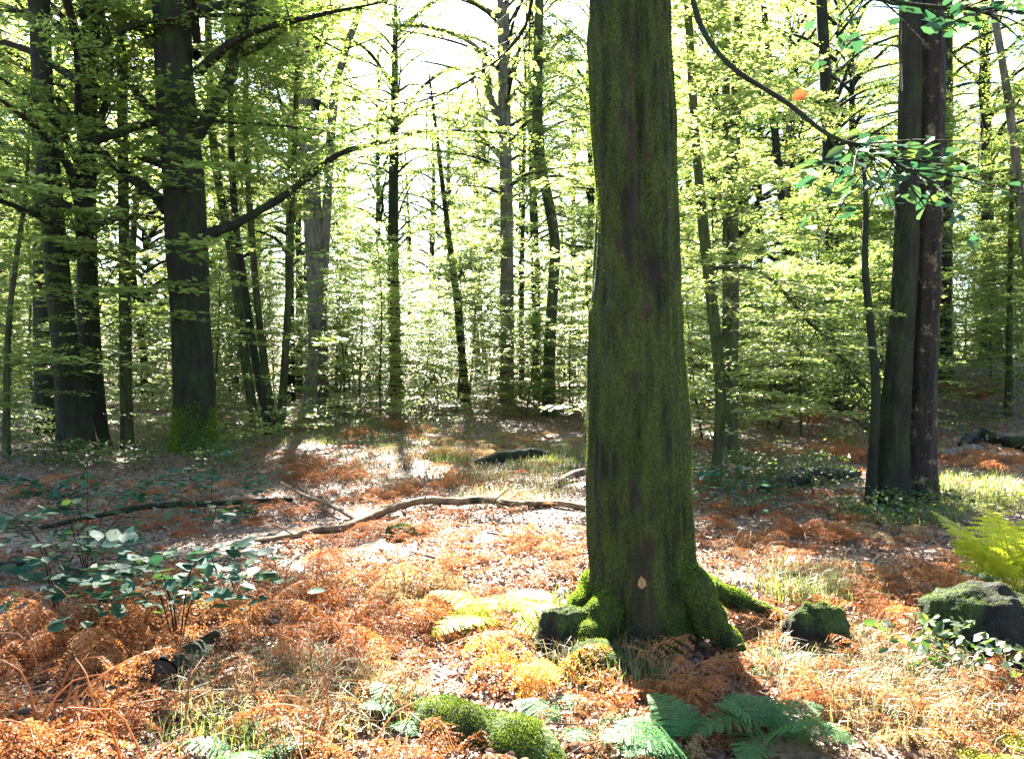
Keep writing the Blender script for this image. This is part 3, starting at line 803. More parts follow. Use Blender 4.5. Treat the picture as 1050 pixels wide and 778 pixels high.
# ------------------------------------------------------------------ ferns and bracken
def frond(mb, rg, L, az_, up0, curl, npn=17, wid=.42, sub=9, crumple=.1, stalk=.28, jit=.25, origin=(0, 0, 0), twist=0.0, fat=.8, fill=.68):
    K = 24
    t = np.linspace(0, 1, K)
    e = up0 - curl * t ** 1.2
    azs = az_ + twist * t ** 2
    d = np.stack([np.cos(e) * np.cos(azs), np.cos(e) * np.sin(azs), np.sin(e)], 1)
    p = np.cumsum(d * L / K, 0) + np.asarray(origin) - d[0] * L / K
    tube(mb, p[::3], np.linspace(.0045, .0015, len(p[::3])) * (L / .6), 3)
    ti = stalk + (1 - stalk) * (np.arange(npn) + .3) / npn
    base = np.stack([np.interp(ti, t, p[:, q]) for q in range(3)], 1)
    tan = norm(np.stack([np.interp(ti, t, d[:, q]) for q in range(3)], 1))
    sd = norm(np.cross(tan, [0, 0, 1.0]))
    u = (ti - stalk) / (1 - stalk)
    pl = wid * L * ((1 - u) ** .85 * (.55 + .45 * np.minimum(1, u / .12))) + .01
    B = np.concatenate([base, base]); TT = np.concatenate([tan, tan]); SS = np.concatenate([sd, -sd]); PL = np.concatenate([pl, pl])
    PD = norm(SS + TT * .35 + rg.normal(0, jit * .5, (2 * npn, 3)) + np.array([0, 0, -crumple]))
    NN = norm(np.cross(PD, TT) * np.where(np.arange(2 * npn) < npn, -1, 1)[:, None] + rg.normal(0, jit, (2 * npn, 3)))
    s = (np.arange(sub) + .5) / sub
    pts = B[:, None] + PD[:, None] * (s[None] * PL[:, None])[..., None]
    pts[..., 2] -= crumple * .6 * (s[None] ** 2) * PL[:, None]
    q = norm(np.cross(NN, PD))
    for sg in (1, -1):
        D = q[:, None] * sg + PD[:, None] * .55 + rg.normal(0, jit * .6, pts.shape)
        ll = np.minimum(PL[:, None] * .32, L * (1 - stalk) / npn * fill) * (1 - .55 * s[None]) + .003
        N2 = np.broadcast_to(NN[:, None], pts.shape) + rg.normal(0, jit, pts.shape)
        v, f = leaves4(pts.reshape(-1, 3), D.reshape(-1, 3), N2.reshape(-1, 3), ll.ravel(), np.broadcast_to(PL[:, None] / sub * fat + .002, pts.shape[:2]).ravel())
        mb.add(v, f)

def dead_clump(seed, nf, L, spread=.25, flat=0.0):
    rg = np.random.default_rng(seed); mb = MB()
    for i in range(nf):
        a = i * 2.4 + rg.normal(0, .5)
        o = (rg.normal(0, spread * (.4 + flat)), rg.normal(0, spread * (.4 + flat)), -.02 + .05 * flat)
        frond(mb, rg, L * rg.uniform(.55, 1.2), a, rg.uniform(.6, 1.35) * (1 - .75 * flat), rg.uniform(1.5, 2.7) * (1 - .72 * flat), 16, rg.uniform(.32, .44), 11, rg.uniform(.2, .9), .2, .5, o, rg.normal(0, .8), .6, .6)
        if rg.random() < .35:                                       # a bare broken stalk
            t_ = np.array([math.cos(a) * .25, math.sin(a) * .25, rg.uniform(.1, .42)])
            tube(mb, smooth_path([np.array(o), np.array(o) + t_ * [.4, .4, .8], np.array(o) + t_], 6), [.005, .0045, .004, .004, .003, .002], 4)
    return mb
BR = [dead_clump(400 + k, [9, 11, 8, 12, 10, 7, 9, 6][k], [.62, .7, .55, .6, .8, .7, .6, .8][k], .25, [0, 0, .35, 0, .2, .8, 1.0, 1.0][k]) for k in range(8)]
BRM = {}
for key in ('bracken', 'bracken_brown', 'bracken_pale', 'bracken_gold'):
    BRM[key] = [b.mesh('bracken', M[key]) for b in BR]

def patch(cx, cy, rx, ry, n, key, label, group, size=1.0, seed=0, name='bracken', cat='bracken', brown=.22):
    rg = np.random.default_rng(seed + int(cx * 7 + cy))
    for i in range(n):
        a, r = rg.uniform(0, 6.28), math.sqrt((i + rg.random()) / n)
        km = key if key != 'bracken' else ('bracken_brown' if rg.random() < brown else 'bracken')
        g = at(cx + rx * r * math.cos(a), cy + ry * r * math.sin(a))
        o = link(name, BRM[km][int(rg.integers(0, 8))], None, (g[0], g[1], g[2]), rg.uniform(0, 6.28), size * rg.uniform(.75, 1.2))
        o.rotation_euler[0], o.rotation_euler[1] = rg.normal(0, .12, 2)
        tag(o, label, cat, group if n > 1 else None)

patch(55, 668, 75, 26, 11, 'bracken', 'rust bracken in the mounds along the left edge, above the dark hollow', 'left edge bracken')
patch(150, 628, 55, 22, 7, 'bracken', 'rust bracken beneath the overhanging dark green hazel leaves', 'bracken under hazel leaves')
patch(95, 762, 45, 14, 5, 'bracken', 'bright orange bracken heap in the bottom left corner', 'bottom left bracken', 1.15)
patch(283, 622, 62, 20, 9, 'bracken', 'tall orange bracken just in front of the left end of the bare fallen branch', 'bracken by the fallen branch')
patch(195, 688, 28, 10, 3, 'bracken', 'small pink-orange bracken tuft just above the sawn log end', 'bracken above log end', .8)
patch(335, 660, 60, 18, 7, 'bracken', 'brown bracken lying low between the orange stand and the moss log', 'low brown bracken', .8)
patch(330, 735, 70, 26, 9, 'bracken', 'brown and olive bracken at the bottom, left of the moss log', 'bottom brown bracken', .85)
patch(440, 640, 50, 16, 5, 'bracken', 'collapsed rust bracken left of the yellow fern', 'bracken left of yellow fern', .75)
patch(330, 482, 62, 12, 12, 'bracken', 'orange bracken in the sunny strip before the forked grey trunk', 'glade left bracken', .9)
patch(430, 505, 60, 10, 7, 'bracken', 'scattered orange bracken in the pale sunny middle of the glade', 'glade middle bracken', .7)
patch(555, 452, 40, 10, 5, 'bracken_pale', 'pale orange bracken at the back of the glade by the thick mossy trunk', 'glade back bracken', .9)
patch(470, 560, 90, 22, 7, 'bracken', 'low rust bracken scattered on pale litter below the bare fallen branch', 'bracken on pale litter', .6)
patch(120, 500, 110, 14, 8, 'bracken', 'dull rust bracken in shade between the left trunks and the hazel leaves', 'shaded left bracken', .7)
patch(390, 445, 90, 9, 9, 'bracken', 'faded bracken at the far edge of the glade below the grey trunks', 'far glade bracken', .8)
patch(535, 572, 55, 16, 6, 'bracken', 'orange bracken in front of the right end of the fallen branch', 'bracken before branch end', .75)
patch(380, 580, 60, 14, 5, 'bracken', 'low orange bracken among sunny litter below the middle of the fallen branch', 'litter bracken', .6)
patch(762, 566, 22, 12, 3, 'bracken', 'orange bracken curl just right of the thick mossy trunk', 'bracken right of trunk', .7)
patch(815, 548, 55, 12, 6, 'bracken', 'dull rust bracken in shade before the mossy double pole', 'shaded rust bracken', .7)
patch(835, 470, 75, 14, 14, 'bracken', 'salmon bracken bank behind the shade, between poles and twin-stemmed tree', 'salmon bracken bank', .95)
patch(830, 425, 60, 8, 9, 'bracken', 'far pinkish bracken beyond the salmon bank between the poles and twin-stemmed tree', 'far pink bracken')
patch(900, 625, 55, 26, 11, 'bracken', 'orange bracken between the small mossy stump and the big dark stump', 'bracken between stumps', .75)
patch(985, 590, 24, 16, 4, 'bracken', 'orange bracken just behind the big dark stump', 'bracken behind big stump', .8)
patch(1005, 475, 45, 14, 7, 'bracken', 'red-brown bracken right of the twin-stemmed tree near fallen logs', 'bracken by right logs', .9)
patch(1005, 395, 42, 14, 9, 'bracken', 'pale pink bracken on the rise below the far right trunk', 'bracken on the rise', 1.0)
patch(900, 700, 100, 40, 16, 'bracken', 'orange bracken scattered through the straw grass, lower right', 'bracken in straw grass', .55)
patch(1032, 738, 22, 22, 4, 'bracken', 'orange bracken in the bottom right corner', 'bottom right bracken', .75)
patch(690, 715, 28, 14, 3, 'bracken', 'orange bracken at the front of the thick trunk beside green ferns', 'bracken before thick trunk', .7)
patch(640, 735, 22, 14, 2, 'bracken', 'brown bracken between the moss log and the green ferns', 'bracken beside moss log', .6)
patch(800, 640, 36, 8, 3, 'bracken', 'rust bracken around the mossy root tips', 'bracken at root tips', .6)
patch(860, 735, 60, 30, 6, 'bracken_pale', 'straw-coloured bracken on the dry grass at bottom right', 'straw bracken', .6)
patch(385, 725, 30, 14, 2, 'bracken_pale', 'pale tan bracken frond heap left above the moss log', 'tan bracken', .7)
patch(430, 612, 55, 10, 4, 'bracken_pale', 'tan bracken behind and left of the yellow fern', 'tan bracken by yellow fern', .75)
patch(945, 548, 22, 5, 2, 'bracken_pale', 'bleached bracken below the twin-stemmed tree', 'bleached bracken', .6)

patch(480, 462, 90, 10, 10, 'bracken_pale', 'tan bracken scattered over the back of the sunny glade before the grey trunk', 'tan bracken back of glade', .8)

# golden hanging frond heap, one of its kind
def golden():
    g = at(548, 702); root = empty('bracken', g)
    tag(root, 'glowing golden bracken standing upright right of the yellow fern', 'bracken')
    rg = np.random.default_rng(71)
    for i in range(7):
        mb = MB()
        frond(mb, rg, rg.uniform(.5, .72), rg.uniform(0, 6.28), 1.45, rg.uniform(1.6, 3.1), 18, .30, 9, .5, .2, .35, (rg.normal(0, .07), rg.normal(0, .05), -.02), 0, .7)
        mb.build('frond', M['bracken_gold'], root)
golden()

def green_fern(px, py, label, nf, L, seed, m='fern', up=.95, azc=None, azw=3.14, curl=1.3, dry=0.0):
    g = at(px, py); root = empty('fern', g); tag(root, label, 'fern')
    rg = np.random.default_rng(seed)
    for i in range(nf):
        a = (i * 6.28 / nf + rg.normal(0, .25)) if azc is None else azc + (i / max(1, nf - 1) - .5) * 2 * azw + rg.normal(0, .1)
        mb = MB()
        frond(mb, rg, L * rg.uniform(.8, 1.15), a, up * rg.uniform(.75, 1.15), curl * rg.uniform(.8, 1.25), 22, .42, 13, .14 + dry * .5, .24, .13 + dry * .35, (rg.normal(0, .02), rg.normal(0, .02), -.02), rg.normal(0, .3 + dry), .85 - .3 * dry, .72 - .15 * dry)
        mb.build('frond', M[m], root)
green_fern(785, 762, 'largest green fern, with wide arching fronds at the bottom right of centre', 9, .44, 81, up=1.25, curl=1.7)
green_fern(712, 776, 'green fern with flat silvery fronds reaching left, bottom centre', 5, .45, 82, azc=2.6, azw=1.1, up=1.05, curl=1.5)
green_fern(640, 790, 'green fern at the bottom edge beside the moss log', 5, .42, 83, azc=1.4, azw=1.2, up=.7)
green_fern(590, 745, 'small silvery-green fern just right of the moss log', 4, .38, 84, up=.8)
green_fern(800, 690, 'small green fern in front of the small mossy stump', 5, .36, 85)
green_fern(420, 735, 'small dark green fern at the left end of the moss log', 5, .34, 86)
green_fern(250, 775, 'low green fern on the bottom edge at the left', 5, .36, 87)
green_fern(515, 640, 'bright yellow fern in the sun left of the thick trunk foot', 8, .55, 88, 'fern_yellow', up=.85)
green_fern(1040, 612, 'tall glowing yellow-green fern at the right edge behind the big dark stump', 11, .92, 89, 'fern_yellow', up=1.38, curl=.85)
green_fern(1010, 770, 'pale yellow fern on the ground at the bottom right', 4, .4, 90, 'fern_yellow', up=.6)
green_fern(985, 605, 'blue-green fern leaning over the big dark stump', 3, .5, 91, azc=.3, azw=.6)
green_fern(705, 690, 'orange bracken frond leaning right before the thick trunk and over the green fern', 4, .62, 93, 'bracken', azc=-.25, azw=.35, up=.55, curl=1.0, dry=.5)
green_fern(470, 790, 'brown withered fern with broad fronds on the bottom edge', 6, .5, 92, 'bracken', azc=1.6, azw=1.5, up=.9, dry=1.0)

# ------------------------------------------------------------------ logs, stumps, fallen branches
def ground_log(name, label, cat, pts, m, nseg=14, wob=.25, seed=1, moss=0, parent=None, group=None):
    """pts: (px, py, width px, lift m) with py where it rests on the ground"""
    g = np.array([at(p[0], p[1]) for p in pts])
    r = np.array([p[2] / FPX * q[1] / 2 for p, q in zip(pts, g)])
    g[:, 2] += r * .75 + np.array([p[3] for p in pts])
    pr = smooth_path(np.concatenate([g, r[:, None]], 1), 12 * len(pts))
    mb = MB()
    path = pr[:, :3]; rr = np.maximum(pr[:, 3], .003)
    path = np.concatenate([path[:1], path, path[-1:]]); rr = np.concatenate([[.0005], rr, [.0005]])
    path[0] += (path[1] - path[2]) * .01; path[-1] += (path[-2] - path[-3]) * .01
    b = path[len(path) // 2].copy(); b[2] = gh(b[0], b[1])
    tube(mb, path - (b if parent is None else 0), rr, nseg, wob, seed)
    if parent is not None:
        return mb.build(name, m, parent, True)
    if moss:
        root = empty(name, b); o = mb.build('trunk', m, root, True)
        fz = MB(); fuzz(fz, o.data, moss, np.random.default_rng(seed), .013, lambda P, Nn: np.clip(.05 + .7 * Nn[:, 2] + 1.1 * fbm(P * 6, 3, 3), 0, 1))
        tag(fz.build('moss', M['moss'], root), kind='stuff')
    else:
        root = mb.build(name, m, None, True); root.location = b
    return tag(root, label, cat, group)

fb = ground_log('fallen_branch', 'long bare branch lying across the sunny litter up to the thick trunk', 'branch',
           [(262, 557, 5, .0), (300, 554, 7, .02), (330, 548, 8, .02), (352, 547, 7.5, .03), (385, 535, 8, .05), (415, 526, 7.5, .07), (440, 521, 8, .06), (470, 521, 7, .05), (505, 519, 7.5, .04), (530, 522, 7, .03), (565, 521, 7, .03), (600, 525, 7, .02)], M['wood'], 14, .26, 3)
def fork():
    mb = MB()
    g = np.array([at(372, 540), at(338, 528), at(312, 520), at(288, 508)]); g[:, 2] += [.045, .13, .16, .2]
    tube(mb, smooth_path(g - np.array(fb.location), 24), np.concatenate([[.002], np.linspace(.032, .012, 23)]), 10, .15, 4)
    mb.build('side_branch', M['wood'], fb, True)
fork()
for q in ([(432, 524), (441, 508), (446, 503)], [(505, 521), (518, 511), (524, 505)], [(300, 556), (283, 547), (268, 543)]):
    g = np.array([at(*q[0]) for _ in q]); g[:, 0] = [(a - CX) / FPX * g[0, 1] for a, b_ in q]; g[:, 2] = [g[0, 2] + .08 + (q[0][1] - b_) / FPX * g[0, 1] for a, b_ in q]
    mb = MB(); tube(mb, smooth_path(g - np.array(fb.location), 10), np.linspace(.011, .003, 10), 7, .2, 5); mb.build('side_branch', M['wood'], fb, True)
ground_log('mossy_log', 'rounded mossy log on the bottom edge left of the green ferns', 'log',
           [(428, 735, 30, -.06), (455, 744, 54, -.09), (500, 758, 58, -.10), (540, 772, 58, -.11), (580, 794, 46, -.14)], M['moss_log'], 28, .22, 6, moss=90000)
ground_log('fallen_log', 'dark rotten log in the sunny glade left of the thick trunk', 'log',
           [(488, 478, 6, 0), (515, 474, 11, .03), (545, 472, 12, .03), (562, 470, 8, 0)], M['bark_dark'], 16, .25, 7)
ground_log('fallen_branch', 'short bent branch touching the left side of the thick mossy trunk', 'branch',
           [(565, 503, 5, .02), (585, 494, 8, .05), (605, 489, 8, .05)], M['twig'], 8, .2, 8)
ground_log('fallen_log', 'dark fallen log in the shade between the mossy poles and twin-stemmed tree', 'log',
           [(780, 506, 10, 0), (815, 500, 16, .05), (850, 494, 12, .06), (880, 490, 8, .02)], M['bark_dark'], 12, .4, 9)
ground_log('fallen_log', 'dark mossy log at the right edge beyond the twin-stemmed tree', 'log',
           [(985, 458, 6, 0), (1005, 452, 11, .08), (1030, 458, 10, .02), (1055, 462, 13, .05), (1085, 472, 11, 0)], M['bark_dark'], 16, .6, 10)
ground_log('fallen_log', 'smaller grey log lying just right of the twin-stemmed tree foot', 'log',
           [(965, 470, 8, 0), (990, 466, 10, .02), (1005, 464, 8, 0)], M['bark_grey'], 10, .4, 11)
ground_log('fallen_branch', 'thin dark branch on shaded litter behind the hazel leaves at left', 'branch',
           [(40, 545, 4, .02), (100, 535, 5, .05), (150, 527, 6, .06), (205, 522, 6, .04), (300, 515, 4, .02)], M['bark_dark'], 8, .2, 12)
ground_log('fallen_branch', 'dark stick low at the left edge above the rust bracken mounds', 'branch',
           [(-20, 590, 6, .06), (15, 588, 7, .06), (35, 582, 5, .05)], M['bark_dark'], 8, .2, 13)
ground_log('fallen_branch', 'pale grey forked stick in the bottom left corner', 'branch',
           [(-10, 758, 6, .05), (20, 750, 7, .08), (45, 752, 6, .08), (58, 778, 5, .03)], M['bark_grey'], 8, .15, 14)
ground_log('fallen_branch', 'thin stick on litter between the mossy roots and twin-stemmed tree', 'branch',
           [(800, 588, 2, .02), (825, 598, 4, .04), (858, 600, 4, .02)], M['bark_dark'], 6, .15, 15)
ground_log('fallen_branch', 'thin stick on sunny litter left of the yellow fern', 'branch',
           [(420, 568, 2, .02), (450, 580, 4, .05), (478, 587, 4, .03)], M['twig'], 6, .15, 16)
ground_log('fallen_branch', 'straight dark stick at the lower right among dry grass', 'branch',
           [(968, 715, 5, .02), (1000, 714, 6, .03), (1035, 712, 5, .02)], M['bark_dark'], 6, .15, 17)
ground_log('fallen_branch', 'arching thin stick standing over the salmon bracken bank', 'branch',
           [(798, 440, 3, .0), (812, 428, 4, .35), (835, 425, 4, .5), (862, 432, 4, .35), (890, 445, 3, .1)], M['bark_dark'], 6, .15, 18)
ground_log('fallen_branch', 'grey stick lying behind the thick trunk foot in the sunny litter', 'branch',
           [(575, 548, 3, .01), (540, 556, 4, .03), (500, 548, 3, .01)], M['bark_grey'], 6, .15, 19)

def mound(name, label, cat, px, py, wpx, hpx, m, seed, moss, dyscale=.8, tilt=0.0, cov=lambda nz, n: -.05 + .6 * nz):
    g = at(px, py); Y = g[1]
    rx = wpx / FPX * Y / 2; h = hpx / FPX * Y
    g[2] -= .05 * h; root = empty(name, g); tag(root, label, cat)
    nu, nv = 64, 40
    th = np.arange(nu) * 2 * np.pi / nu; ph = np.linspace(-.35, math.pi / 2, nv)
    c = np.stack([np.cos(ph)[:, None] * np.cos(th), np.cos(ph)[:, None] * np.sin(th), np.broadcast_to(np.sin(ph)[:, None], (nv, nu))], -1)
    k = 1 + .24 * fbm(c * 1.3 + seed, seed, 3) + .05 * fbm(c * 6 + seed, seed + 3, 3)
    q = np.sign(c) * np.abs(c) ** .8
    v = q * k[..., None] * [rx, rx * dyscale, h]
    v[..., 2] += tilt * v[..., 0]
    i = np.arange(nv - 1)[:, None]; j = np.arange(nu)[None]; j2 = (j + 1) % nu
    f = np.stack([i * nu + j, i * nu + j2, (i + 1) * nu + j2, (i + 1) * nu + j], -1).reshape(-1, 4)
    mb = MB(); mb.add(v, f, np.clip(cov(c[..., 2], c), 0.01, 1).ravel())
    o = mb.build('wood', m, root, True)
    fz = MB(); fuzz(fz, o.data, moss * 3, np.random.default_rng(seed), .012, lambda P, Nn: np.clip((Nn[:, 2] - .45) * 2.2 + .9 * fbm(P * 7, 2, 3), 0, 1))
    tag(fz.build('moss', M['moss'], root), kind='stuff')
mound('tree_stump', 'small dark stump with a mossy top right of the trunk roots', 'stump', 835, 668, 62, 46, M['stump'], 31, 12000, tilt=-.18)
mound('tree_stump', 'big dark rounded stump at the right edge, moss on its left shoulder', 'stump', 1008, 668, 118, 62, M['stump'], 32, 16000, cov=lambda nz, n: -.15 + .35 * nz + .5 * np.clip(-n[..., 0], 0, 1))
mound('moss_mound', 'mossy hummock at the left foot of the thick trunk', 'mound', 588, 664, 66, 42, M['stump'], 33, 9000)
mound('moss_mound', 'low mossy hump in the shade below the thick trunk', 'mound', 618, 690, 66, 30, M['stump'], 34, 5000)
mound('moss_mound', 'tiny mossy cushion beside the middle of the fallen branch', 'mound', 412, 552, 34, 16, M['moss_log'], 35, 5000)
mound('moss_mound', 'small mossy cushion at the foot of the thin crooked sapling', 'mound', 884, 530, 26, 12, M['moss_log'], 36, 3000)

# sawn log end facing the camera, with growth rings
def log_end():
    g = at(163, 706); root = empty('sawn_log', g, .15); tag(root, 'short dark log with a ringed sawn end facing forward, in the bracken at left', 'log')
    r = .10
    mb = MB()
    ys = np.linspace(0, .75, 14)
    tube(mb, np.stack([ys * .2, ys, np.full(14, r * .6) - ys * .12], 1), r, 26, .12, 6)
    mb.build('bark', M['bark_dark'], root, True)
    m, nt, b = mat('ringed_end_grain'); tc = N_(nt, 'ShaderNodeTexCoord')
    w = N_(nt, 'ShaderNodeTexWave', wave_type='RINGS', rings_direction='SPHERICAL', Scale=22.0, Distortion=9.0, Detail=4.0)
    nt.links.new(tc.outputs['Object'], w.inputs['Vector'])
    nt.links.new(ramp(nt, w.outputs['Fac'], [(.1, (.006, .004, .003)), (.9, (.034, .022, .013))]), b.inputs['Base Color']); b.inputs['Roughness'].default_value = .9
    mb = MB(); th = np.arange(26) * 2 * np.pi / 26
    ring = np.stack([np.cos(th) * r * .97, -.006 + 0 * th, np.sin(th) * r * .97], 1)
    v = np.concatenate([[[0, -.012, 0]], ring]); i = np.arange(26)
    mb.add(v, np.stack([0 * i, 1 + i, 1 + (i + 1) % 26], 1))
    o = mb.build('cut_face', m, root); o.location = (0, 0, r * .6)
log_end()

# ------------------------------------------------------------------ hazel saplings with big leaves, front left
def hazel(px, py, label, tips, seed, n=8, L=.10, m='leaf_near'):
    g = at(px, py); Y = g[1]; root = empty('hazel_sapling', g); tag(root, label, 'sapling')
    rg = np.random.default_rng(seed); st, lf = MB(), MB()
    for tx, ty, dy in tips:
        e = P3(tx, ty, Y + dy) - g
        m1 = np.array([e[0] * .3, e[1] * .3, e[2] * .75])
        p = smooth_path([[0, 0, -.05], m1, e], 14)
        tube(st, p, np.linspace(.0055, .002, 14), 5, .2, seed)
        k = 7; ids = rg.integers(5, 14, k)
        hd = norm(np.gradient(p, axis=0)[ids] * [1, 1, .2] * 6 + rg.normal(0, .5, (k, 3)) * [1, 1, .2])
        ln = rg.uniform(.25, .62, k)
        for q, h_, l_ in zip(p[ids], hd, ln):
            tube(st, [q, q + h_ * l_ * .6, q + h_ * l_ + [0, 0, -.02]], [.0025, .002, .001], 4)
        spray(lf, p[ids], hd, ln, n, L, rg, width=.45, six=True, jit=.32, droop=.15)
    st.build('stem', M['bark_dark'], root, True); lf.build('foliage', M[m], root)
hazel(183, 668, 'hazel sapling with dark green leaves and a thin forked stem, left foreground', [(125, 558, 0), (225, 560, -.1), (165, 600, .1), (85, 560, .3), (235, 588, .2)], 51)
hazel(60, 640, 'hazel sapling with the palest glossy leaves at the left edge', [(10, 535, 0), (105, 545, .2), (55, 592, -.2), (130, 585, -.1), (-20, 515, .2)], 52)
hazel(90, 590, 'hazel sapling spreading leaf sprays before the dark left trunks', [(20, 488, 0), (90, 476, .2), (160, 492, 0), (60, 505, -.3), (-25, 480, 0), (190, 512, .1)], 53)
hazel(215, 540, 'hazel sapling whose leaves hide the foot of the crooked-limbed beech', [(165, 480, 0), (225, 470, .2), (268, 492, -.2), (150, 505, 0), (250, 520, -.2)], 54)
hazel(770, 530, 'low hazel shoots with dark leaves at the foot of the mossy poles', [(745, 478, 0), (775, 490, .2), (720, 500, -.1), (800, 505, 0)], 55, L=.085)
hazel(1055, 600, 'bright leafy hazel shoot at the right edge above the yellow fern', [(1040, 520, 0), (1065, 500, .2)], 56, L=.07, m='fern_yellow')

# one orange leaf caught on the thin branch, one pale leaf stuck on the trunk
def single_leaf(name, label, p, D, Nn, L, m):
    mb = MB(); v, f = leaves6(np.array([[0, 0, 0.0]]), np.array([D], float), np.array([Nn], float), L, L * .72, .2, .15)
    mb.add(v, f); o = mb.build(name, m); o.location = p; tag(o, label, 'leaf')
single_leaf('dead_leaf', 'bright orange dead leaf hanging on the thin branch at upper right', P3(812, 102, 3.88), (.8, -.1, .35), (.2, -1, .3), .085, M['leaf_dead'])
_t = BEECH.location
single_leaf('dead_leaf', 'pale fallen leaf stuck on the dark front of the thick mossy trunk', P3(658, 604, _t[1] - .50), (0, .1, 1), (.1, -1, .1), .075, M['bracken_pale'])

# ------------------------------------------------------------------ litter, grass, brambles
def px_points(ellipses, rg):
    out = []
    for cx, cy, rx, ry, n in ellipses:
        a = rg.uniform(0, 6.28, n); r = np.sqrt(rg.random(n))
        for q in range(n):
            out.append(at(cx + rx * r[q] * math.cos(a[q]), cy + ry * r[q] * math.sin(a[q])))
    return np.array(out)

def litter():
    rg = np.random.default_rng(91); n = 250000
    y = 2.4 + 24 * rg.random(n) ** 1.9
    x = rg.uniform(-1.0, 1.0, n) * y
    kk = fbm(np.stack([x, y, 0 * x], 1) * 1.6, 31, 3) > rg.uniform(-.75, .05, n); x, y = x[kk], y[kk]; n = len(x)
    P = np.stack([x, y, ground_h(x, y) + rg.uniform(.003, .035, n)], 1)
    a = rg.uniform(0, 6.28, n)
    D = np.stack([np.cos(a), np.sin(a), rg.normal(0, .3, n)], 1)
    N = np.array([0, 0, 1.0]) + rg.normal(0, .55, (n, 3))
    L = .018 + .055 * rg.random(n) ** 1.6
    mb = MB(); v, f = leaves6(P, D, N, L, L * .62, .22, .1); mb.add(v, f)
    tag(mb.build('leaf_litter', M['litter']), 'dry fallen leaves strewn over the forest floor', 'leaf litter', kind='stuff')
    mb = MB()
    for i in range(900):
        yy = 2.6 + 18 * rg.random() ** 1.6; xx = rg.uniform(-.8, .8) * yy
        a = rg.uniform(0, 6.28); l = rg.uniform(.08, .45)
        p0 = np.array([xx, yy, gh(xx, yy) + .02]); p1 = p0 + [math.cos(a) * l, math.sin(a) * l, 0]; p1[2] = gh(p1[0], p1[1]) + rg.uniform(.01, .09)
        mid = (p0 + p1) / 2 + rg.normal(0, .02, 3)
        tube(mb, [p0, mid, p1], [rg.uniform(.003, .008), .004, .002], 4)
    tag(mb.build('fallen_twigs', M['twig']), 'small dead twigs strewn over the forest floor', 'twigs', kind='stuff')
litter()

def blades(name, label, P, L, m, rg, per=13, spread=.11, lean=.6):
    k = np.repeat(np.arange(len(P)), per); n = len(k)
    B = P[k] + np.concatenate([rg.normal(0, spread, (n, 2)), np.zeros((n, 1))], 1)
    B[:, 2] = ground_h(B[:, 0], B[:, 1]) - .01
    a = rg.uniform(0, 6.28, n); ln = L * rg.uniform(.5, 1.3, n)
    d = np.stack([np.cos(a), np.sin(a), 0 * a], 1); s = np.stack([-np.sin(a), np.cos(a), 0 * a], 1)
    w = (.0018 + .00028 * B[:, 1])[:, None]; lz = (lean * rg.uniform(.3, 1.4, n))[:, None]
    up = np.array([0, 0, 1.0])
    l = ln[:, None]
    m1 = B + up * l * .55 + d * lz * l * .25; tip = B + up * l * (.95 - .35 * lz) + d * lz * l * .8
    v = np.stack([B - s * w, B + s * w, m1 + s * w * .8, m1 - s * w * .8, tip], 1).reshape(-1, 3)
    b = np.arange(n)[:, None] * 5
    mb = MB(); mb.add(v, b + np.array([0, 1, 2, 3])); mb.t.append((b + np.array([3, 2, 4])))
    tag(mb.build(name, m), label, 'grass', kind='stuff')
rg = np.random.default_rng(95)
blades('grass', 'green woodland grass tufts in the glade and round the trees',
       px_points([(430, 448, 110, 14, 170), (370, 435, 60, 10, 110), (240, 452, 120, 10, 120), (1000, 505, 60, 22, 170), (930, 530, 60, 12, 90), (560, 470, 40, 18, 130),
                  (800, 400, 110, 14, 320), (460, 470, 20, 6, 50), (260, 760, 90, 18, 60), (630, 700, 40, 14, 30), (900, 450, 60, 20, 160), (580, 640, 20, 20, 40), (840, 610, 50, 14, 90)], rg), .17, M['grass'], rg)
blades('dry_grass', 'straw-coloured dry grass at the lower right and among the bracken',
       px_points([(880, 690, 90, 40, 170), (930, 720, 90, 40, 90), (430, 480, 120, 20, 90), (830, 600, 80, 18, 90), (300, 720, 120, 40, 150), (520, 500, 70, 20, 120), (620, 680, 50, 18, 60)], rg), .20, M['dry_grass'], rg, lean=1.0)

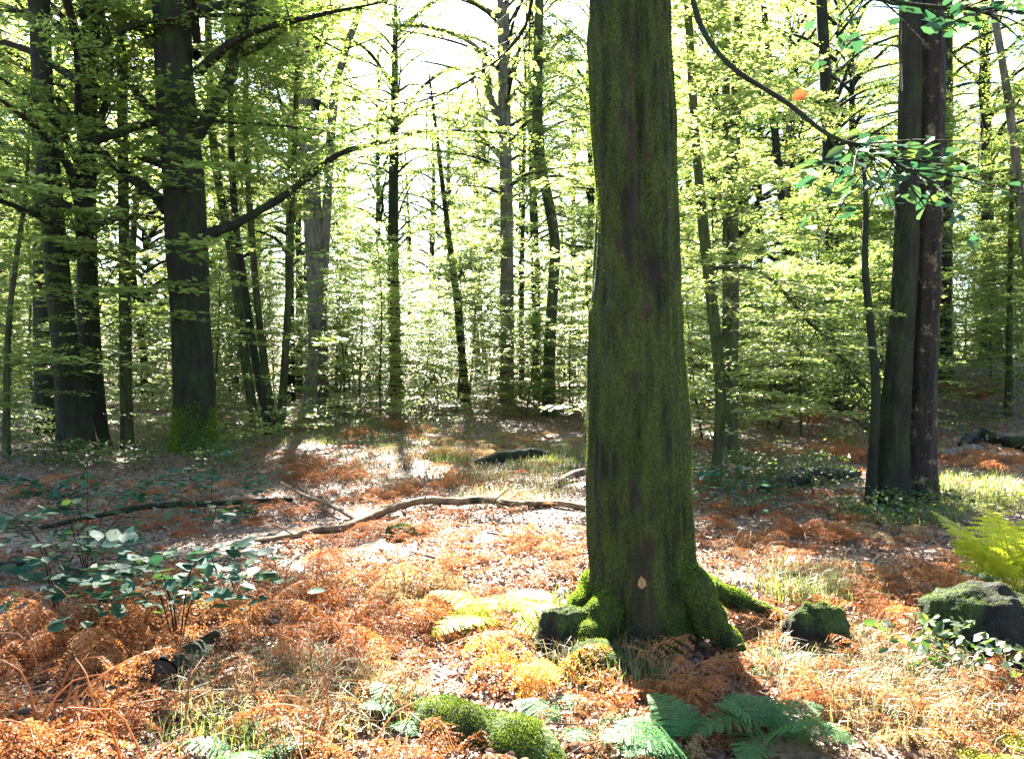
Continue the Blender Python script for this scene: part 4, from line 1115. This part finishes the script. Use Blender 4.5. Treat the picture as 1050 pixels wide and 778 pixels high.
def bracken_debris():
    rg = np.random.default_rng(93)
    P = px_points([(150, 640, 190, 110, 110), (430, 610, 170, 80, 140), (400, 520, 160, 40, 130), (520, 470, 90, 22, 60), (170, 520, 170, 24, 70), (800, 540, 120, 50, 110), (900, 640, 130, 70, 70), (830, 470, 110, 24, 50), (330, 470, 100, 20, 40), (660, 730, 140, 40, 30), (980, 460, 60, 40, 30)], rg)
    mb = MB()
    for p in P:
        frond(mb, rg, rg.uniform(.25, .55), rg.uniform(0, 6.28), rg.uniform(-.05, .35), rg.uniform(.1, .5), 13, .36, 7, rg.uniform(.0, .3), .15, .5, p + [0, 0, .03], rg.normal(0, .6), .6, .6)
    tag(mb.build('bracken_debris', M['bracken']), 'broken rust-coloured bracken scraps lying flat on the litter', 'bracken scraps', kind='stuff')
bracken_debris()

def brambles():
    rg = np.random.default_rng(97)
    P = px_points([(810, 492, 60, 16, 170), (745, 490, 28, 20, 90), (160, 475, 110, 10, 150), (60, 470, 60, 14, 120), (900, 535, 60, 10, 60), (985, 440, 40, 10, 60), (1000, 700, 40, 30, 30), (225, 480, 30, 14, 60)], rg)
    mb = MB()
    a = rg.uniform(0, 6.28, len(P)); P[:, 2] += rg.uniform(.04, .35, len(P))
    spray(mb, P, np.stack([np.cos(a), np.sin(a), 0 * a], 1), rg.uniform(.2, .5, len(P)), 12, .06, rg, width=.6, six=True, jit=.5)
    tag(mb.build('bramble', M['bramble']), 'dark trailing bramble leaves in the shade under the trees', 'brambles', kind='stuff')
brambles()

def undergrowth():
    rg = np.random.default_rng(99); n = 8000
    y = 16 + 44 * rg.random(n) ** 1.1; x = rg.uniform(-.75, .75, n) * y
    k = (fbm(np.stack([x, y, 0 * x], 1) * .3, 8, 2) > -.15) & ~((np.abs(x / y + .08) < .2) & (y < 17))
    x, y = x[k], y[k]
    P = np.stack([x, y, ground_h(x, y) + rg.uniform(.08, .8, len(x))], 1)
    a = rg.uniform(0, 6.28, len(x)); mb = MB()
    spray(mb, P, np.stack([np.cos(a), np.sin(a), 0 * a], 1), rg.uniform(.4, .9, len(x)), 26, .085, rg, width=.6, jit=.35)
    tag(mb.build('undergrowth', M['leaf']), 'low seedlings and leafy undergrowth on the far forest floor', 'undergrowth', kind='stuff')
undergrowth()
